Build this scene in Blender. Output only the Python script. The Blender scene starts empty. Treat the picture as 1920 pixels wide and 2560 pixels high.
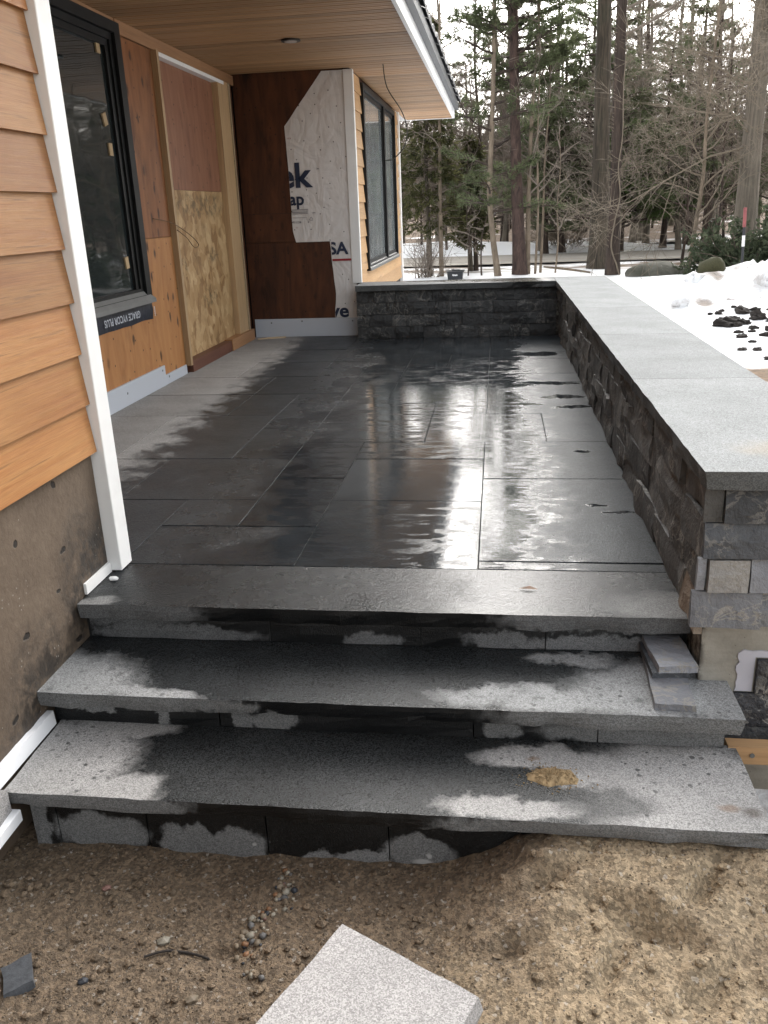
import bpy, bmesh, math, random
from mathutils import Vector, Matrix, noise as mnoise
R = math.radians
random.seed(7)
SC = bpy.context.scene
COL = SC.collection

# ------------------------------------------------------------------ camera
cam_d = bpy.data.cameras.new('camera'); cam = bpy.data.objects.new('camera', cam_d); COL.objects.link(cam)
cam_d.sensor_fit = 'VERTICAL'; cam_d.sensor_height = 24.0; cam_d.lens = 24.0 * 2114.77 / 2560.0
cam_d.clip_start = 0.02; cam_d.clip_end = 900.0
rx = Vector((0.99138, 0.1258, -0.03669)); ry = Vector((-0.008, 0.33759, 0.94126)); rz = Vector((0.1308, -0.93285, 0.33569))
m = Matrix((rx, ry, rz)).transposed().to_4x4(); m.translation = Vector((0, 0, 1.0)); cam.matrix_world = m
SC.camera = cam

# ------------------------------------------------------------------ sky, sun, exposure
SUN_AZ = R(14); SUN_EL = R(34)            # azimuth measured from +Y towards +X
world = bpy.data.worlds.new('World'); SC.world = world; world.use_nodes = True
nt = world.node_tree
bg = nt.nodes['Background']
sky = nt.nodes.new('ShaderNodeTexSky'); sky.sky_type = 'NISHITA'; sky.sun_disc = False
sky.sun_elevation = SUN_EL; sky.sun_rotation = SUN_AZ
sky.air_density = 1.4; sky.dust_density = 5.0; sky.ozone_density = 1.0
hs = nt.nodes.new('ShaderNodeHueSaturation'); hs.inputs['Saturation'].default_value = 0.18
nt.links.new(sky.outputs[0], hs.inputs['Color']); nt.links.new(hs.outputs[0], bg.inputs['Color'])
bg.inputs['Strength'].default_value = 0.15
sun_d = bpy.data.lights.new('sun', 'SUN'); sun_d.energy = 0.7; sun_d.angle = R(80); sun_d.color = (1.0, 0.96, 0.9)
sun = bpy.data.objects.new('sun', sun_d); COL.objects.link(sun)
sd = Vector((math.sin(SUN_AZ) * math.cos(SUN_EL), math.cos(SUN_AZ) * math.cos(SUN_EL), math.sin(SUN_EL)))
sun.rotation_euler = sd.to_track_quat('Z', 'Y').to_euler(); sun.location = sd * 50
vs = SC.view_settings; vs.view_transform = 'Standard'; vs.look = 'None'; vs.gamma = 1.0; vs.use_curve_mapping = False
vs.exposure = 2.05
SC.cycles.max_bounces = 8; SC.cycles.diffuse_bounces = 4; SC.cycles.glossy_bounces = 4
SC.cycles.use_denoising = True

# ------------------------------------------------------------------ node helper
class V:
    def __init__(s, nb, sock): s.nb = nb; s.k = sock
    def _m(s, op, *a): return s.nb.math(op, s, *a)
    def __add__(s, o): return s._m('ADD', o)
    __radd__ = __add__
    def __sub__(s, o): return s._m('SUBTRACT', o)
    def __rsub__(s, o): return s.nb.math('SUBTRACT', o, s)
    def __mul__(s, o): return s._m('MULTIPLY', o)
    __rmul__ = __mul__
    def __truediv__(s, o): return s._m('DIVIDE', o)
    def max(s, o): return s._m('MAXIMUM', o)
    def min(s, o): return s._m('MINIMUM', o)
    def abs(s): return s._m('ABSOLUTE')
    def pow(s, o): return s._m('POWER', o)
class NB:
    def __init__(s, nt): s.nt = nt; s.cache = {}
    def n(s, t): return s.nt.nodes.new(t)
    def put(s, sock, v):
        if isinstance(v, V): s.nt.links.new(v.k, sock)
        elif isinstance(v, (tuple, list)):
            v = tuple(v)
            sock.default_value = v + (1.0,) if (len(v) == 3 and len(sock.default_value) == 4) else v
        else:
            try: sock.default_value = v
            except Exception: sock.default_value = (v, v, v, 1.0) if len(sock.default_value) == 4 else (v, v, v)
    def math(s, op, *a):
        n = s.n('ShaderNodeMath'); n.operation = op
        for i, x in enumerate(a): s.put(n.inputs[i], x)
        return V(s, n.outputs[0])
    def pos(s):
        if 'p' not in s.cache:
            n = s.n('ShaderNodeNewGeometry'); s.cache['p'] = V(s, n.outputs['Position']); s.cache['nrm'] = V(s, n.outputs['True Normal'])
        return s.cache['p']
    def rnd(s):
        if 'r' not in s.cache: s.cache['r'] = V(s, s.n('ShaderNodeObjectInfo').outputs['Random'])
        return s.cache['r']
    def xyz(s, v=None):
        n = s.n('ShaderNodeSeparateXYZ'); s.put(n.inputs[0], v or s.pos()); return [V(s, o) for o in n.outputs]
    def comb(s, x, y, z):
        n = s.n('ShaderNodeCombineXYZ')
        for i, q in enumerate((x, y, z)): s.put(n.inputs[i], q)
        return V(s, n.outputs[0])
    def vmul(s, v, k):
        n = s.n('ShaderNodeVectorMath'); n.operation = 'MULTIPLY'; s.put(n.inputs[0], v); s.put(n.inputs[1], k); return V(s, n.outputs[0])
    def vadd(s, v, k):
        n = s.n('ShaderNodeVectorMath'); n.operation = 'ADD'; s.put(n.inputs[0], v); s.put(n.inputs[1], k); return V(s, n.outputs[0])
    def noise(s, scale, detail=4, rough=.55, vec=None, dist=0.0, color=False):
        n = s.n('ShaderNodeTexNoise'); s.put(n.inputs['Vector'], vec or s.pos()); n.inputs['Scale'].default_value = scale
        n.inputs['Detail'].default_value = detail; n.inputs['Roughness'].default_value = rough; n.inputs['Distortion'].default_value = dist
        return V(s, n.outputs[1 if color else 0])
    def voro(s, scale, vec=None, feature='F1', out='Distance', rand=1.0, two=False):
        n = s.n('ShaderNodeTexVoronoi'); s.put(n.inputs['Vector'], vec or s.pos()); n.inputs['Scale'].default_value = scale; n.feature = feature
        if two: n.voronoi_dimensions = '2D'
        n.inputs['Randomness'].default_value = rand
        return V(s, n.outputs[out])
    def step(s, v, a, b, lo=0.0, hi=1.0):
        n = s.n('ShaderNodeMapRange'); n.interpolation_type = 'SMOOTHSTEP'
        s.put(n.inputs['Value'], v); n.inputs['From Min'].default_value = a; n.inputs['From Max'].default_value = b
        n.inputs['To Min'].default_value = lo; n.inputs['To Max'].default_value = hi
        return V(s, n.outputs[0])
    def ramp(s, v, stops):
        n = s.n('ShaderNodeValToRGB'); e = n.color_ramp.elements
        while len(e) < len(stops): e.new(0.5)
        for q, (p, c) in zip(e, stops): q.position = p; q.color = tuple(c) + (1.0,) if not isinstance(c, (int, float)) else (c, c, c, 1.0)
        s.put(n.inputs[0], v); return V(s, n.outputs[0])
    def mix(s, f, a, b, mode='MIX'):
        n = s.n('ShaderNodeMix'); n.data_type = 'RGBA'; n.blend_type = mode
        s.put(n.inputs[0], f); s.put(n.inputs[6], a); s.put(n.inputs[7], b); return V(s, n.outputs[2])
    def fmix(s, f, a, b):
        n = s.n('ShaderNodeMix'); n.data_type = 'FLOAT'; s.put(n.inputs[0], f); s.put(n.inputs[2], a); s.put(n.inputs[3], b); return V(s, n.outputs[0])
    def bump(s, h, strength=.5, dist=.01, normal=None):
        n = s.n('ShaderNodeBump'); s.put(n.inputs['Height'], h); s.put(n.inputs['Strength'], strength); n.inputs['Distance'].default_value = dist
        if normal: s.put(n.inputs['Normal'], normal)
        return V(s, n.outputs[0])
    def scale(s, c, k):     # colour times value
        return s.mix(1.0, c, k, 'MULTIPLY')
    def blobs(s, lst, warp=.05, wscale=7.0, soft=.12, axes=(0, 1)):
        """union of warped ellipses (ca, cb, ra, rb) in the two given world axes -> 0..1"""
        p = s.vadd(s.pos(), s.vmul(s.vadd(s.noise(wscale, 5, .6, color=True), (-.5, -.5, -.5)), (warp * 4,) * 3))
        c = s.xyz(p); a, b = c[axes[0]], c[axes[1]]; d = None
        for ca, cb, ra, rb in lst:
            u = (a - ca) / ra; v = (b - cb) / rb; q = (u * u + v * v).pow(.5)
            d = q if d is None else d.min(q)
        if axes == (0, 2): d = d + (s.noise(34, 4, .6, s.vmul(s.pos(), (1, 1, .22))) - .5) * .55
        d = d + (s.noise(75, 4, .7) - .5) * (.18 if axes == (0, 2) else .45)
        return s.step(d, 1 + soft, 1 - soft)
KEEP = ('white_', 'bark', 'twig', 'needle', 'pine_', 'bright_', 'cedar_sprays', 'evergreen', 'dry_leaves', 'old_snow', 'road', 'wooded', 'window', 'black_', 'dark_', 'stake')
ALB = .62      # how light the finished surfaces are at this exposure
def mat(name, fn):
    mt = bpy.data.materials.new(name); mt.use_nodes = True; nb = NB(mt.node_tree)
    b = mt.node_tree.nodes['Principled BSDF']
    d = fn(nb)
    if not name.startswith(KEEP): d['Base Color'] = nb.scale(d['Base Color'], ALB)
    for k, v in d.items(): nb.put(b.inputs[k], v)
    return mt
def plain(name, c, rough=.6, **kw):
    def f(n):
        d = {'Base Color': n.scale(tuple(c), n.step(n.noise(9, 4), .2, .8, .86, 1.1)), 'Roughness': rough}; d.update(kw); return d
    return mat(name, f)

# ------------------------------------------------------------------ materials
def grain(n, along, k=26):
    sc = [k, k, k]; sc[along] = k * .03
    off = n.comb(n.rnd() * 37, n.rnd() * 51, n.rnd() * 23)
    p = n.vadd(n.vmul(n.pos(), tuple(sc)), off)
    return n.noise(1.0, 6, .62, p, .25), p
def wood(name, stops, along, rough=.55, k=26, bumpy=.25, var=.35, knots=0.0):
    def f(n):
        g, p = grain(n, along, k)
        fine = n.noise(5.0, 3, .6, p)
        big = n.noise(2.2, 3, .5, n.vadd(n.pos(), n.comb(n.rnd() * 9, n.rnd() * 9, 0)))
        g2 = n.noise(.42, 4, .6, p, .8)
        c = n.ramp(n.fmix(.25, n.fmix(.5, g, g2), big), stops)
        c = n.scale(c, n.fmix(n.rnd(), 1 - var * .6, 1 + var * .5) * n.step(fine, .25, .75, .86, 1.1))
        c = n.mix(n.step(g, .56, .66) * n.step(g2, .42, .58) * .55, c, tuple(x * .55 for x in stops[0][1]))
        return {'Base Color': c, 'Roughness': rough, 'Normal': n.bump(g + fine * .4, bumpy, .003)}
    return mat(name, f)
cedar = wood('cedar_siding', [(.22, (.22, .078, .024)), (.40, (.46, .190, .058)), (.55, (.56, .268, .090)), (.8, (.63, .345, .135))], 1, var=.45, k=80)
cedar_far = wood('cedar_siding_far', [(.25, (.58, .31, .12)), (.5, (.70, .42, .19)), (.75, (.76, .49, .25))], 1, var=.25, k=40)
soffit_wood = wood('soffit_wood', [(.25, (.40, .215, .10)), (.5, (.56, .335, .17)), (.75, (.66, .43, .235))], 0, rough=.5, k=30, var=.42, bumpy=.12)
stud_wood = wood('stud_wood', [(.25, (.50, .31, .15)), (.5, (.66, .44, .235)), (.75, (.74, .53, .31))], 2, k=30)
batten_wood = wood('batten_wood', [(.25, (.36, .17, .07)), (.5, (.50, .26, .12)), (.75, (.55, .32, .17))], 1, k=30)
sill_wood = wood('sill_wood', [(.25, (.10, .035, .02)), (.5, (.19, .07, .04)), (.75, (.26, .11, .06))], 1, rough=.5, k=24)
pale_wood = wood('pale_wood', [(.25, (.55, .40, .24)), (.5, (.66, .50, .32)), (.75, (.70, .56, .38))], 0, k=40)
def plywood(name, a, b, stain, knot=.7, rough=.6, wetgloss=0.0):
    def f(n):
        x, y, z = n.xyz()
        p = n.comb((x + y) * 1.0, z * .16, n.rnd() * 5)
        g = n.noise(9, 6, .62, p, 1.6)
        c = n.ramp(g, [(.28, a), (.72, b)])
        sp = n.noise(3.0, 6, .68, n.comb((x + y) * 2.2, z * .6, 3.0))
        c = n.mix(n.step(sp, .5, .72) * stain, c, tuple(q * .28 for q in a))
        kv = n.vmul(n.comb(x + y, z * .5, 0), (1, 1, 1))
        kv = n.vadd(kv, n.vmul(n.noise(14, 3, color=True), (.03, .03, 0)))
        kd = n.voro(8.5, kv, two=True); rr = n.voro(8.5, kv, out='Color', two=True)
        rx_ = n.xyz(rr)[0]
        k = n.step(kd, .19, .06) * n.step(rx_, .45, .7)
        c = n.mix(k * knot, c, (.05, .018, .008))
        nail = n.step(n.voro(6.1, n.comb(x + y, z, 2), two=True), .045, .03)
        c = n.mix(nail * .8, c, (.02, .012, .01))
        return {'Base Color': c, 'Roughness': n.fmix(g, rough, rough - .12), 'Normal': n.bump(g, .2, .003), 'Specular IOR Level': .35}
    return mat(name, f)
ply_upper = plywood('plywood_weathered', (.24, .085, .028), (.44, .18, .065), .8, .85)
ply_lower = plywood('plywood_orange', (.46, .19, .062), (.66, .32, .115), .3, .9)
ply_door = plywood('plywood_red', (.30, .125, .07), (.44, .21, .12), .4, .35)
ply_dark = plywood('plywood_wet_shaded', (.05, .017, .008), (.165, .055, .020), .9, .85)  # wet stain plus the shade of the recess, both put into the colour
def f_osb(n):
    x, y, z = n.xyz()
    p = n.comb(y, z, 0)
    w = n.vadd(p, n.vmul(n.vadd(n.noise(6, 2, color=True), (-.5, -.5, -.5)), (.09, .09, 0)))
    a = n.voro(17, n.vmul(w, (1.0, .5, 1)), out='Color'); b2 = n.voro(23, n.vmul(w, (.7, .62, 1)), out='Color')
    h = n.fmix(.5, n.xyz(a)[0], n.xyz(b2)[1])
    c = n.ramp(h, [(.15, (.40, .22, .085)), (.5, (.62, .39, .175)), (.85, (.78, .54, .28))])
    c = n.scale(c, n.step(n.noise(70, 3, vec=n.vmul(w, (1, .4, 1))), .2, .8, .9, 1.07))
    st = n.step(n.noise(5.0, 5, .65, p), .53, .72)
    ban = n.blobs([(6.3, 1.08, .55, .07), (6.45, .72, .12, .05), (5.75, .66, .10, .06), (6.3, .45, .16, .07)], .05, 9, .5, (1, 2))
    c = n.mix((st * .28 + ban * n.step(n.noise(16, 5, .7), .42, .6) * .7).min(.85), c, (.10, .075, .035))
    return {'Base Color': c, 'Roughness': .6, 'Normal': n.bump(h, .35, .004)}
osb = mat('strand_board', f_osb)
def white_paint(name, c=(.78, .78, .78), rough=.45, dirt=.15):
    def f(n):
        d = n.step(n.noise(6, 6, .65), .5, .75)
        cc = n.mix(d * dirt, tuple(c), (.35, .33, .3))
        return {'Base Color': cc, 'Roughness': rough, 'Normal': n.bump(n.noise(60, 3), .05, .002)}
    return mat(name, f)
white_trim = white_paint('white_trim', (.74, .74, .73))
white_board = white_paint('white_flashing', (.44, .47, .52), .4, .12)
fascia_white = white_paint('white_fascia', (.80, .81, .82), .45, .1)
foam_white = white_paint('white_foam', (.80, .81, .83), .7, .1)
def f_frame(n):
    return {'Base Color': n.scale((.007, .0075, .008), n.step(n.noise(12, 5), .2, .8, .7, 1.6)), 'Roughness': .5, 'Specular IOR Level': .25, 'Normal': n.bump(n.noise(180, 2), .05, .001)}
black_frame = mat('black_frame', f_frame)
gray_metal = plain('gray_metal', (.20, .205, .20), .5)
def f_glass(n):
    w = n.noise(2.2, 2, .5)
    sm = n.step(n.noise(3.0, 4, .6), .45, .75)
    return {'Base Color': n.mix(sm, (.018, .023, .024), (.026, .031, .031)), 'Roughness': n.fmix(sm, .03, .07), 'IOR': 1.52,
            'Specular IOR Level': .6, 'Normal': n.bump(w, .12, .02)}
glass = mat('window_glass', f_glass)
def f_glass2(n):
    sm = n.step(n.noise(4.0, 5, .65), .45, .7)
    sp = n.step(n.voro(22), .10, .06)
    return {'Base Color': n.mix(sp, n.mix(sm, (.16, .18, .185), (.22, .24, .24)), (.5, .52, .52)), 'Roughness': n.fmix(sm, .06, .2), 'IOR': 1.52,
            'Normal': n.bump(n.noise(1.6, 2), .1, .02)}
glass_far = mat('window_glass_dusty_skylit', f_glass2)  # dust, plus sky and snow reflection put into the gray base colour
sticker = plain('tan_spacer', (.62, .44, .24), .7)
def f_tape(n):
    return {'Base Color': n.scale((.012, .015, .024), n.step(n.noise(14, 5), .2, .8, .7, 1.7)), 'Roughness': .4, 'Normal': n.bump(n.noise(25, 4), .4, .006)}
tape = mat('black_tape', f_tape)
print_white = plain('white_print', (.42, .45, .5), .5)
print_blue = plain('blue_print', (.018, .034, .085), .6)
print_red = plain('red_print', (.42, .02, .035), .6)
print_gray = plain('gray_print', (.28, .28, .32), .6)
def f_wrap(n):
    w = n.noise(5, 6, .6, dist=.8); v = n.noise(2.2, 3, .5, n.vmul(n.pos(), (1, 1, .6)), 2.0)
    c = n.mix(n.step(n.noise(3, 5, .6), .45, .8) * .15, (1.0, .965, .945), (.60, .52, .45))
    xx, yy, zz2 = n.xyz()
    st = n.step(n.voro(8, n.comb(xx, zz2, 0), two=True), .045, .03)
    c = n.mix(st * .9, c, (.05, .045, .05))
    return {'Base Color': c, 'Roughness': .5, 'Normal': n.bump(w * .35 + (n.noise(3.5, 2, .5, dist=1.5) - .5).abs() * 1.3 + (n.noise(6, 3, .5, n.vmul(n.pos(), (1, 1, .35)), 1.0) - .5).abs(), .55, .03)}
wrap_m = mat('house_wrap_sheet', f_wrap)
def f_conc(n):
    x, y, z = n.xyz()
    a = n.noise(3.5, 6, .65); b = n.noise(45, 4, .7)
    c = n.ramp(n.fmix(.3, a, b), [(.3, (.11, .074, .048)), (.55, (.20, .145, .10)), (.8, (.28, .215, .155))])
    wet = n.blobs([(2.12, -.02, .16, .22), (1.80, -.16, .20, .16), (2.2, .04, .10, .14)], .06, 8, .5, (1, 2)) * n.step(n.noise(22, 6, .75), .34, .58)
    c = n.mix(wet * .85, c, (.022, .021, .02))
    wsp = n.step(n.voro(38, n.comb(y, z, 0), two=True), .10, .05) * n.step(n.noise(9, 4), .56, .66)
    c = n.mix(wsp * .7, c, (.5, .47, .42))
    pit = n.step(n.voro(3.6, n.vadd(n.comb(y, z * 1.6, 0), n.vmul(n.noise(16, 3, color=True), (.06, .06, 0))), two=True), .055, .035)
    c = n.mix(pit * .9, c, (.012, .009, .007))
    return {'Base Color': c, 'Roughness': n.fmix(wet, .85, .5), 'Normal': n.bump(a * 1.2 + b * .35 - pit * .6, .6, .012)}
parged = mat('parged_foundation', f_conc)
def f_conc2(n):
    x, y, z = n.xyz()
    a = n.noise(9, 6, .65); b = n.noise(70, 4, .7); st = n.noise(30, 4, .6, n.vmul(n.pos(), (.15, 1, 1)))
    c = n.ramp(n.fmix(.4, a, st), [(.3, (.28, .26, .22)), (.6, (.50, .475, .41)), (.8, (.62, .59, .52))])
    c = n.mix(n.step(x, .515, .497) * n.step(n.noise(30, 5, .7), .35, .6), c, (.05, .038, .028))
    c = n.mix(n.step(n.voro(40), .06, .03) * .8, c, (.08, .07, .05))
    return {'Base Color': c, 'Roughness': .85, 'Normal': n.bump(a + b * .5, .5, .008)}
concrete = mat('gray_foundation', f_conc2)
primer = plain('white_adhesive', (.42, .42, .47), .6)

def speck(n, k=1.0):
    """granite crystals: fine salt and pepper"""
    v = n.voro(430 * k, out='Color'); a = n.xyz(v)[0]; b = n.noise(260 * k, 3, .7); c = n.noise(700 * k, 2, .6)
    return n.fmix(.45, a, n.fmix(.5, b, c))
def granite(name, dry_mask, dry=(.34, .345, .34), wet=(.030, .032, .033), spots=None, puddle=None, extra=None, wet_rough=.16, bump_w=.35, matte=None, spec_w=.5):
    def f(n):
        s = speck(n)
        big = n.noise(5, 5, .6)
        d = dry_mask(n)
        if spots is not None: d = d * (1 - spots(n))
        cd = n.scale(tuple(dry), n.step(s, .2, .8, .66, 1.28) * n.step(big, .25, .75, .86, 1.08))
        cw = n.scale(tuple(wet), n.step(s, .2, .8, .35, 1.75) * n.step(big, .25, .75, .75, 1.25))
        mt_ = matte(n) if matte is not None else None
        if mt_ is not None: cw = n.mix(mt_, cw, n.scale(cw, 1.5))
        c = n.mix(d, cw, cd)
        sl = n.fmix(n.rnd(), .8, 1.2)
        c = n.scale(c, sl)
        film = puddle(n) if puddle is not None else 0.0
        flame = n.noise(330, 2, .6) + n.noise(120, 3, .5) * .7
        rip = n.noise(85, 5, .65, n.vmul(n.pos(), (.6, 1, 1)), .8) + n.noise(26, 4, .6, dist=1.0) * .7
        rw = n.fmix(film, n.fmix(n.step(n.noise(7, 5, .65), .3, .7), wet_rough * .75, wet_rough * 1.35), .03) if puddle is not None else wet_rough
        if mt_ is not None: rw = n.fmix(mt_, rw, .42)
        rough = n.fmix(d, rw, .82)
        if puddle is not None:
            st_w = n.fmix(film, bump_w, 0.0); rs = n.fmix(film, .35, .032)
            nrm = n.bump(flame, n.fmix(d, st_w, .3), .0035, n.bump(rip, n.fmix(d, rs, .05), .006))
        else:
            nrm = n.bump(flame, n.fmix(d, bump_w, .3), .0035, n.bump(rip, .12, .004))
        if extra is not None: c, rough = extra(n, c, rough, d)
        return {'Base Color': c, 'Roughness': rough, 'Normal': nrm, 'IOR': 1.42, 'Specular IOR Level': n.fmix(d, n.fmix(mt_, .5, .22) if mt_ is not None else spec_w, .3)}
    return mat(name, f)
def drops(n, k=26, r0=.22, thr=.45):
    v = n.vadd(n.pos(), n.vmul(n.noise(40, 3, color=True), (.012, .012, .012)))
    dd = n.voro(k, v, two=True); rr = n.xyz(n.voro(k, v, out='Color', two=True))
    rad = n.fmix(rr[1], .35, 1.0)
    one = n.step(dd / rad, r0, r0 * .5) * n.step(rr[0], thr + .2, thr + .4)
    d2 = n.voro(k * 1.9, v, two=True); r2 = n.xyz(n.voro(k * 1.9, v, out='Color', two=True))
    return (one.max(n.step(d2 / n.fmix(r2[1], .4, 1.0), r0, r0 * .5) * n.step(r2[0], .7, .8) * .7)) * n.fmix(rr[2], .35, .85) * n.step(n.noise(5, 3, .5), .34, .56, .25, 1.0)
def patio_dry(n):
    x, y, z = n.xyz()
    w = n.noise(6, 6, .68) - .5; w2 = n.noise(22, 5, .7) - .5
    edge = x + 1.57 - w * .62 - w2 * .18 + (y - 5.0) * .025          # dry strip under the eave along the recess wall
    a = n.step(edge, .09, -.10)
    a = a.max(n.step(n.noise(9, 4, .6), .58, .66) * .0)
    return a
PZ = [(.36, 4.67, .13, .045), (.40, 4.43, .11, .04), (.30, 6.12, .14, .10), (.41, 2.8, .05, .02), (.36, 2.87, .04, .012), (.37, 3.57, .04, .03), (.30, 5.06, .18, .045), (.12, 5.0, .1, .03), (.16, 4.5, .1, .03)]
def puddle_mask(n):
    x, y, z = n.xyz()
    w = n.noise(3.2, 5, .6) - .5
    w3 = n.noise(24, 5, .65, n.vmul(n.pos(), (.4, 1.2, 1))) - .5
    a = n.step(x + w * 1.1, -.98, -.72) * n.step(x + w * .45 + w3 * .5, .20, .10)
    fine = n.step(n.noise(17, 5, .65, n.vmul(n.pos(), (.4, 1.3, 1))), .44, .50)
    pz = n.blobs(PZ, .035, 12, .2)
    return (a * n.fmix(fine, n.fmix(n.rnd(), .55, .95), 1.0)).max(pz)
def patio_matte(n):
    x, y, z = n.xyz()
    w = n.noise(3.2, 5, .6) - .5
    return (n.step(x + w * .45 + (n.noise(17, 5, .65) - .5) * .3, .12, .30) * (1 - n.blobs(PZ, .035, 12, .2))).max(n.step(x, -.9, -1.3) * .5)
patio_m = granite('patio_granite', patio_dry, dry=(.42, .41, .395), wet=(.033, .038, .042), puddle=puddle_mask, wet_rough=.24, bump_w=.5, matte=patio_matte)
def t1_dry(n):
    return n.blobs([(.45, 2.07, .13, .075), (-1.12, 2.01, .05, .03)], .035, 9, .45) * .75
t1_m = granite('tread_granite_upper', t1_dry, dry=(.45, .45, .44), wet=(.027, .030, .032), spots=lambda n: drops(n, 40, .2, .5), puddle=lambda n: n.step(n.xyz()[0] + (n.noise(4, 5) - .5) * .7, -.45, -.12) * n.step(n.xyz()[0], .35, -.05) * .75, wet_rough=.26, bump_w=.55, spec_w=.32)
def t2_dry(n):
    a = n.blobs([(-1.12, 1.82, .20, .13), (-.9, 1.755, .18, .035), (.42, 1.86, .22, .13), (.10, 1.80, .22, .05), (.55, 1.9, .12, .2), (.20, 2.0, .13, .03)], .035, 11, .34)
    return a * n.step(n.noise(18, 5, .65), .26, .46, .35, 1.0)
t2_m = granite('tread_granite_middle', t2_dry, dry=(.50, .51, .51), wet=(.036, .040, .042), spots=lambda n: drops(n, 38, .32, .3), wet_rough=.2, bump_w=.5, spec_w=.34)
def t3_dry(n):
    a = n.blobs([(-1.05, 1.64, .17, .2), (-.86, 1.53, .10, .07), (.44, 1.62, .235, .2), (.05, 1.545, .17, .032), (.10, 1.73, .12, .045), (-.93, 1.78, .12, .04), (.22, 1.69, .1, .06)], .03, 11, .28)
    return a * (1 - n.blobs([(.24, 1.575, .105, .052)], .02, 10, .3) * .7)
def t3_x(n, c, r, d):
    o = n.blobs([(.50, 1.575, .022, .012), (.095, 1.725, .012, .008)], .01, 20, .6) * .45
    c = n.mix(o, c, (.34, .19, .09))
    c = n.mix(n.blobs([(.545, 1.565, .02, .016)], .01, 20, .6) * .6, c, (.12, .09, .07))
    return c, r
t3_m = granite('tread_granite_lower', t3_dry, dry=(.56, .55, .535), wet=(.042, .045, .046), spots=lambda n: drops(n, 38, .30, .3), extra=t3_x, wet_rough=.24, bump_w=.5, spec_w=.34)
def edge_dry_r1(n):
    return n.blobs([(-1.02, -.03, .22, .06), (.30, -.02, .30, .045), (-.33, -.115, .085, .028), (.02, -.105, .10, .03), (.25, -.11, .2, .03), (-.9, -.11, .25, .03)], .026, 20, .2, (0, 2))
def edge_dry_r2(n):
    return n.blobs([(-1.0, -.15, .28, .04), (-.72, -.145, .13, .028), (.42, -.145, .42, .045), (.02, -.21, .05, .03), (.38, -.21, .26, .045), (-.64, -.21, .03, .05), (-.56, -.21, .06, .04), (-.85, -.20, .015, .05), (-1.03, -.19, .06, .02)], .022, 22, .2, (0, 2))
def edge_dry_r3(n):
    return n.blobs([(-.93, -.26, .25, .035), (.30, -.265, .42, .04), (-.93, -.375, .115, .055), (-.71, -.385, .075, .045), (-.59, -.40, .065, .06), (-.40, -.425, .05, .03), (-.3, -.41, .08, .03), (-.17, -.38, .075, .05), (-1.09, -.37, .035, .10)], .018, 20, .15, (0, 2))
def r3_x(n, c, r, d):
    ws = n.blobs([(-.555, -.385, .006, .005), (-.16, -.405, .02, .009), (-.145, -.385, .006, .006)], .006, 40, .4, (0, 2))
    return n.mix(ws * .8, c, (.6, .6, .58)), r
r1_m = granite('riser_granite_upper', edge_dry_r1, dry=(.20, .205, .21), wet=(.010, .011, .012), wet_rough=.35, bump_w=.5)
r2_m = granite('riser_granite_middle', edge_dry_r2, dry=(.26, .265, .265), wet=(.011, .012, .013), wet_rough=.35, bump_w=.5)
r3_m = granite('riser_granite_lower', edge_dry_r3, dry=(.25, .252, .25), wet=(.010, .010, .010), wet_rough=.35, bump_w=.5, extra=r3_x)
def cop_dry(n):
    x, y, z = n.xyz()
    return n.step(y + (x + (n.noise(5, 5) - .5) * .25) * .35, 7.06, 6.96).max(n.step(x + (n.noise(6, 5) - .5) * .3, .25, .5))
def cop_x(n, c, r, d):
    c = n.mix(n.blobs([(.69, 2.05, .10, .07)], .03, 9, .6) * .25, c, (.50, .36, .18))
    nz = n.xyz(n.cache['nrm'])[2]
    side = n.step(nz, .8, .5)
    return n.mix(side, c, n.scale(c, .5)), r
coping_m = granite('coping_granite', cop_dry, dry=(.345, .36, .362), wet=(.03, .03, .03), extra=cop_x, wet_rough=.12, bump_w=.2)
loose_granite = granite('pale_granite', lambda n: n.step(n.noise(1, 0), -1, -.5), dry=(.50, .485, .475))

def veneer(name, a, b, vein, rough, brown=.2):
    def f(n):
        off = n.comb(n.rnd() * 31, n.rnd() * 17, n.rnd() * 43)
        p = n.vadd(n.pos(), off)
        g = n.noise(7, 6, .66, p, .8); fi = n.noise(40, 5, .7, p)
        c = n.ramp(n.fmix(.4, g, fi), [(.28, a), (.72, b)])
        c = n.scale(c, n.fmix(n.rnd(), .6, 1.4))
        c = n.mix(n.step(n.noise(3.3, 4, .6, p), .55, .75) * brown, c, (.10, .075, .05))
        w1 = (n.noise(5.5, 5, .6, p, 1.4) - .5).abs(); w2 = (n.noise(9, 4, .6, n.vadd(p, (5, 3, 1)), 1.0) - .5).abs()
        ve = n.step(w1, .022, .005).max(n.step(w2, .016, .004) * .6) * n.step(n.noise(4, 3, .5, n.vadd(p, (9, 9, 9))), .42, .56)
        c = n.mix(ve * vein, c, (.42, .40, .36))
        return {'Base Color': c, 'Roughness': n.fmix(fi, rough - .1, rough + .15), 'Normal': n.bump(g * 1.4 + fi * .7, .9, .014), 'Specular IOR Level': .45}
    return mat(name, f)
ven_wet = veneer('slate_wet', (.022, .024, .026), (.075, .077, .078), .5, .36, .12)
ven_side = veneer('slate_damp', (.065, .064, .062), (.22, .215, .205), .9, .5, .16)
ven_dark = veneer('slate_dark_end', (.045, .05, .058), (.12, .13, .145), .4, .5, .05)
ven_gray = veneer('slate_gray', (.19, .20, .225), (.36, .37, .40), .85, .5, .05)
ven_pale = veneer('slate_pale', (.36, .35, .335), (.66, .65, .63), .9, .6, .2)
ven_end = veneer('slate_gray_end_lightened', (.27, .285, .32), (.50, .515, .55), .9, .5, .05)  # gray slate with a lightened colour to offset shade on the end face
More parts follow.
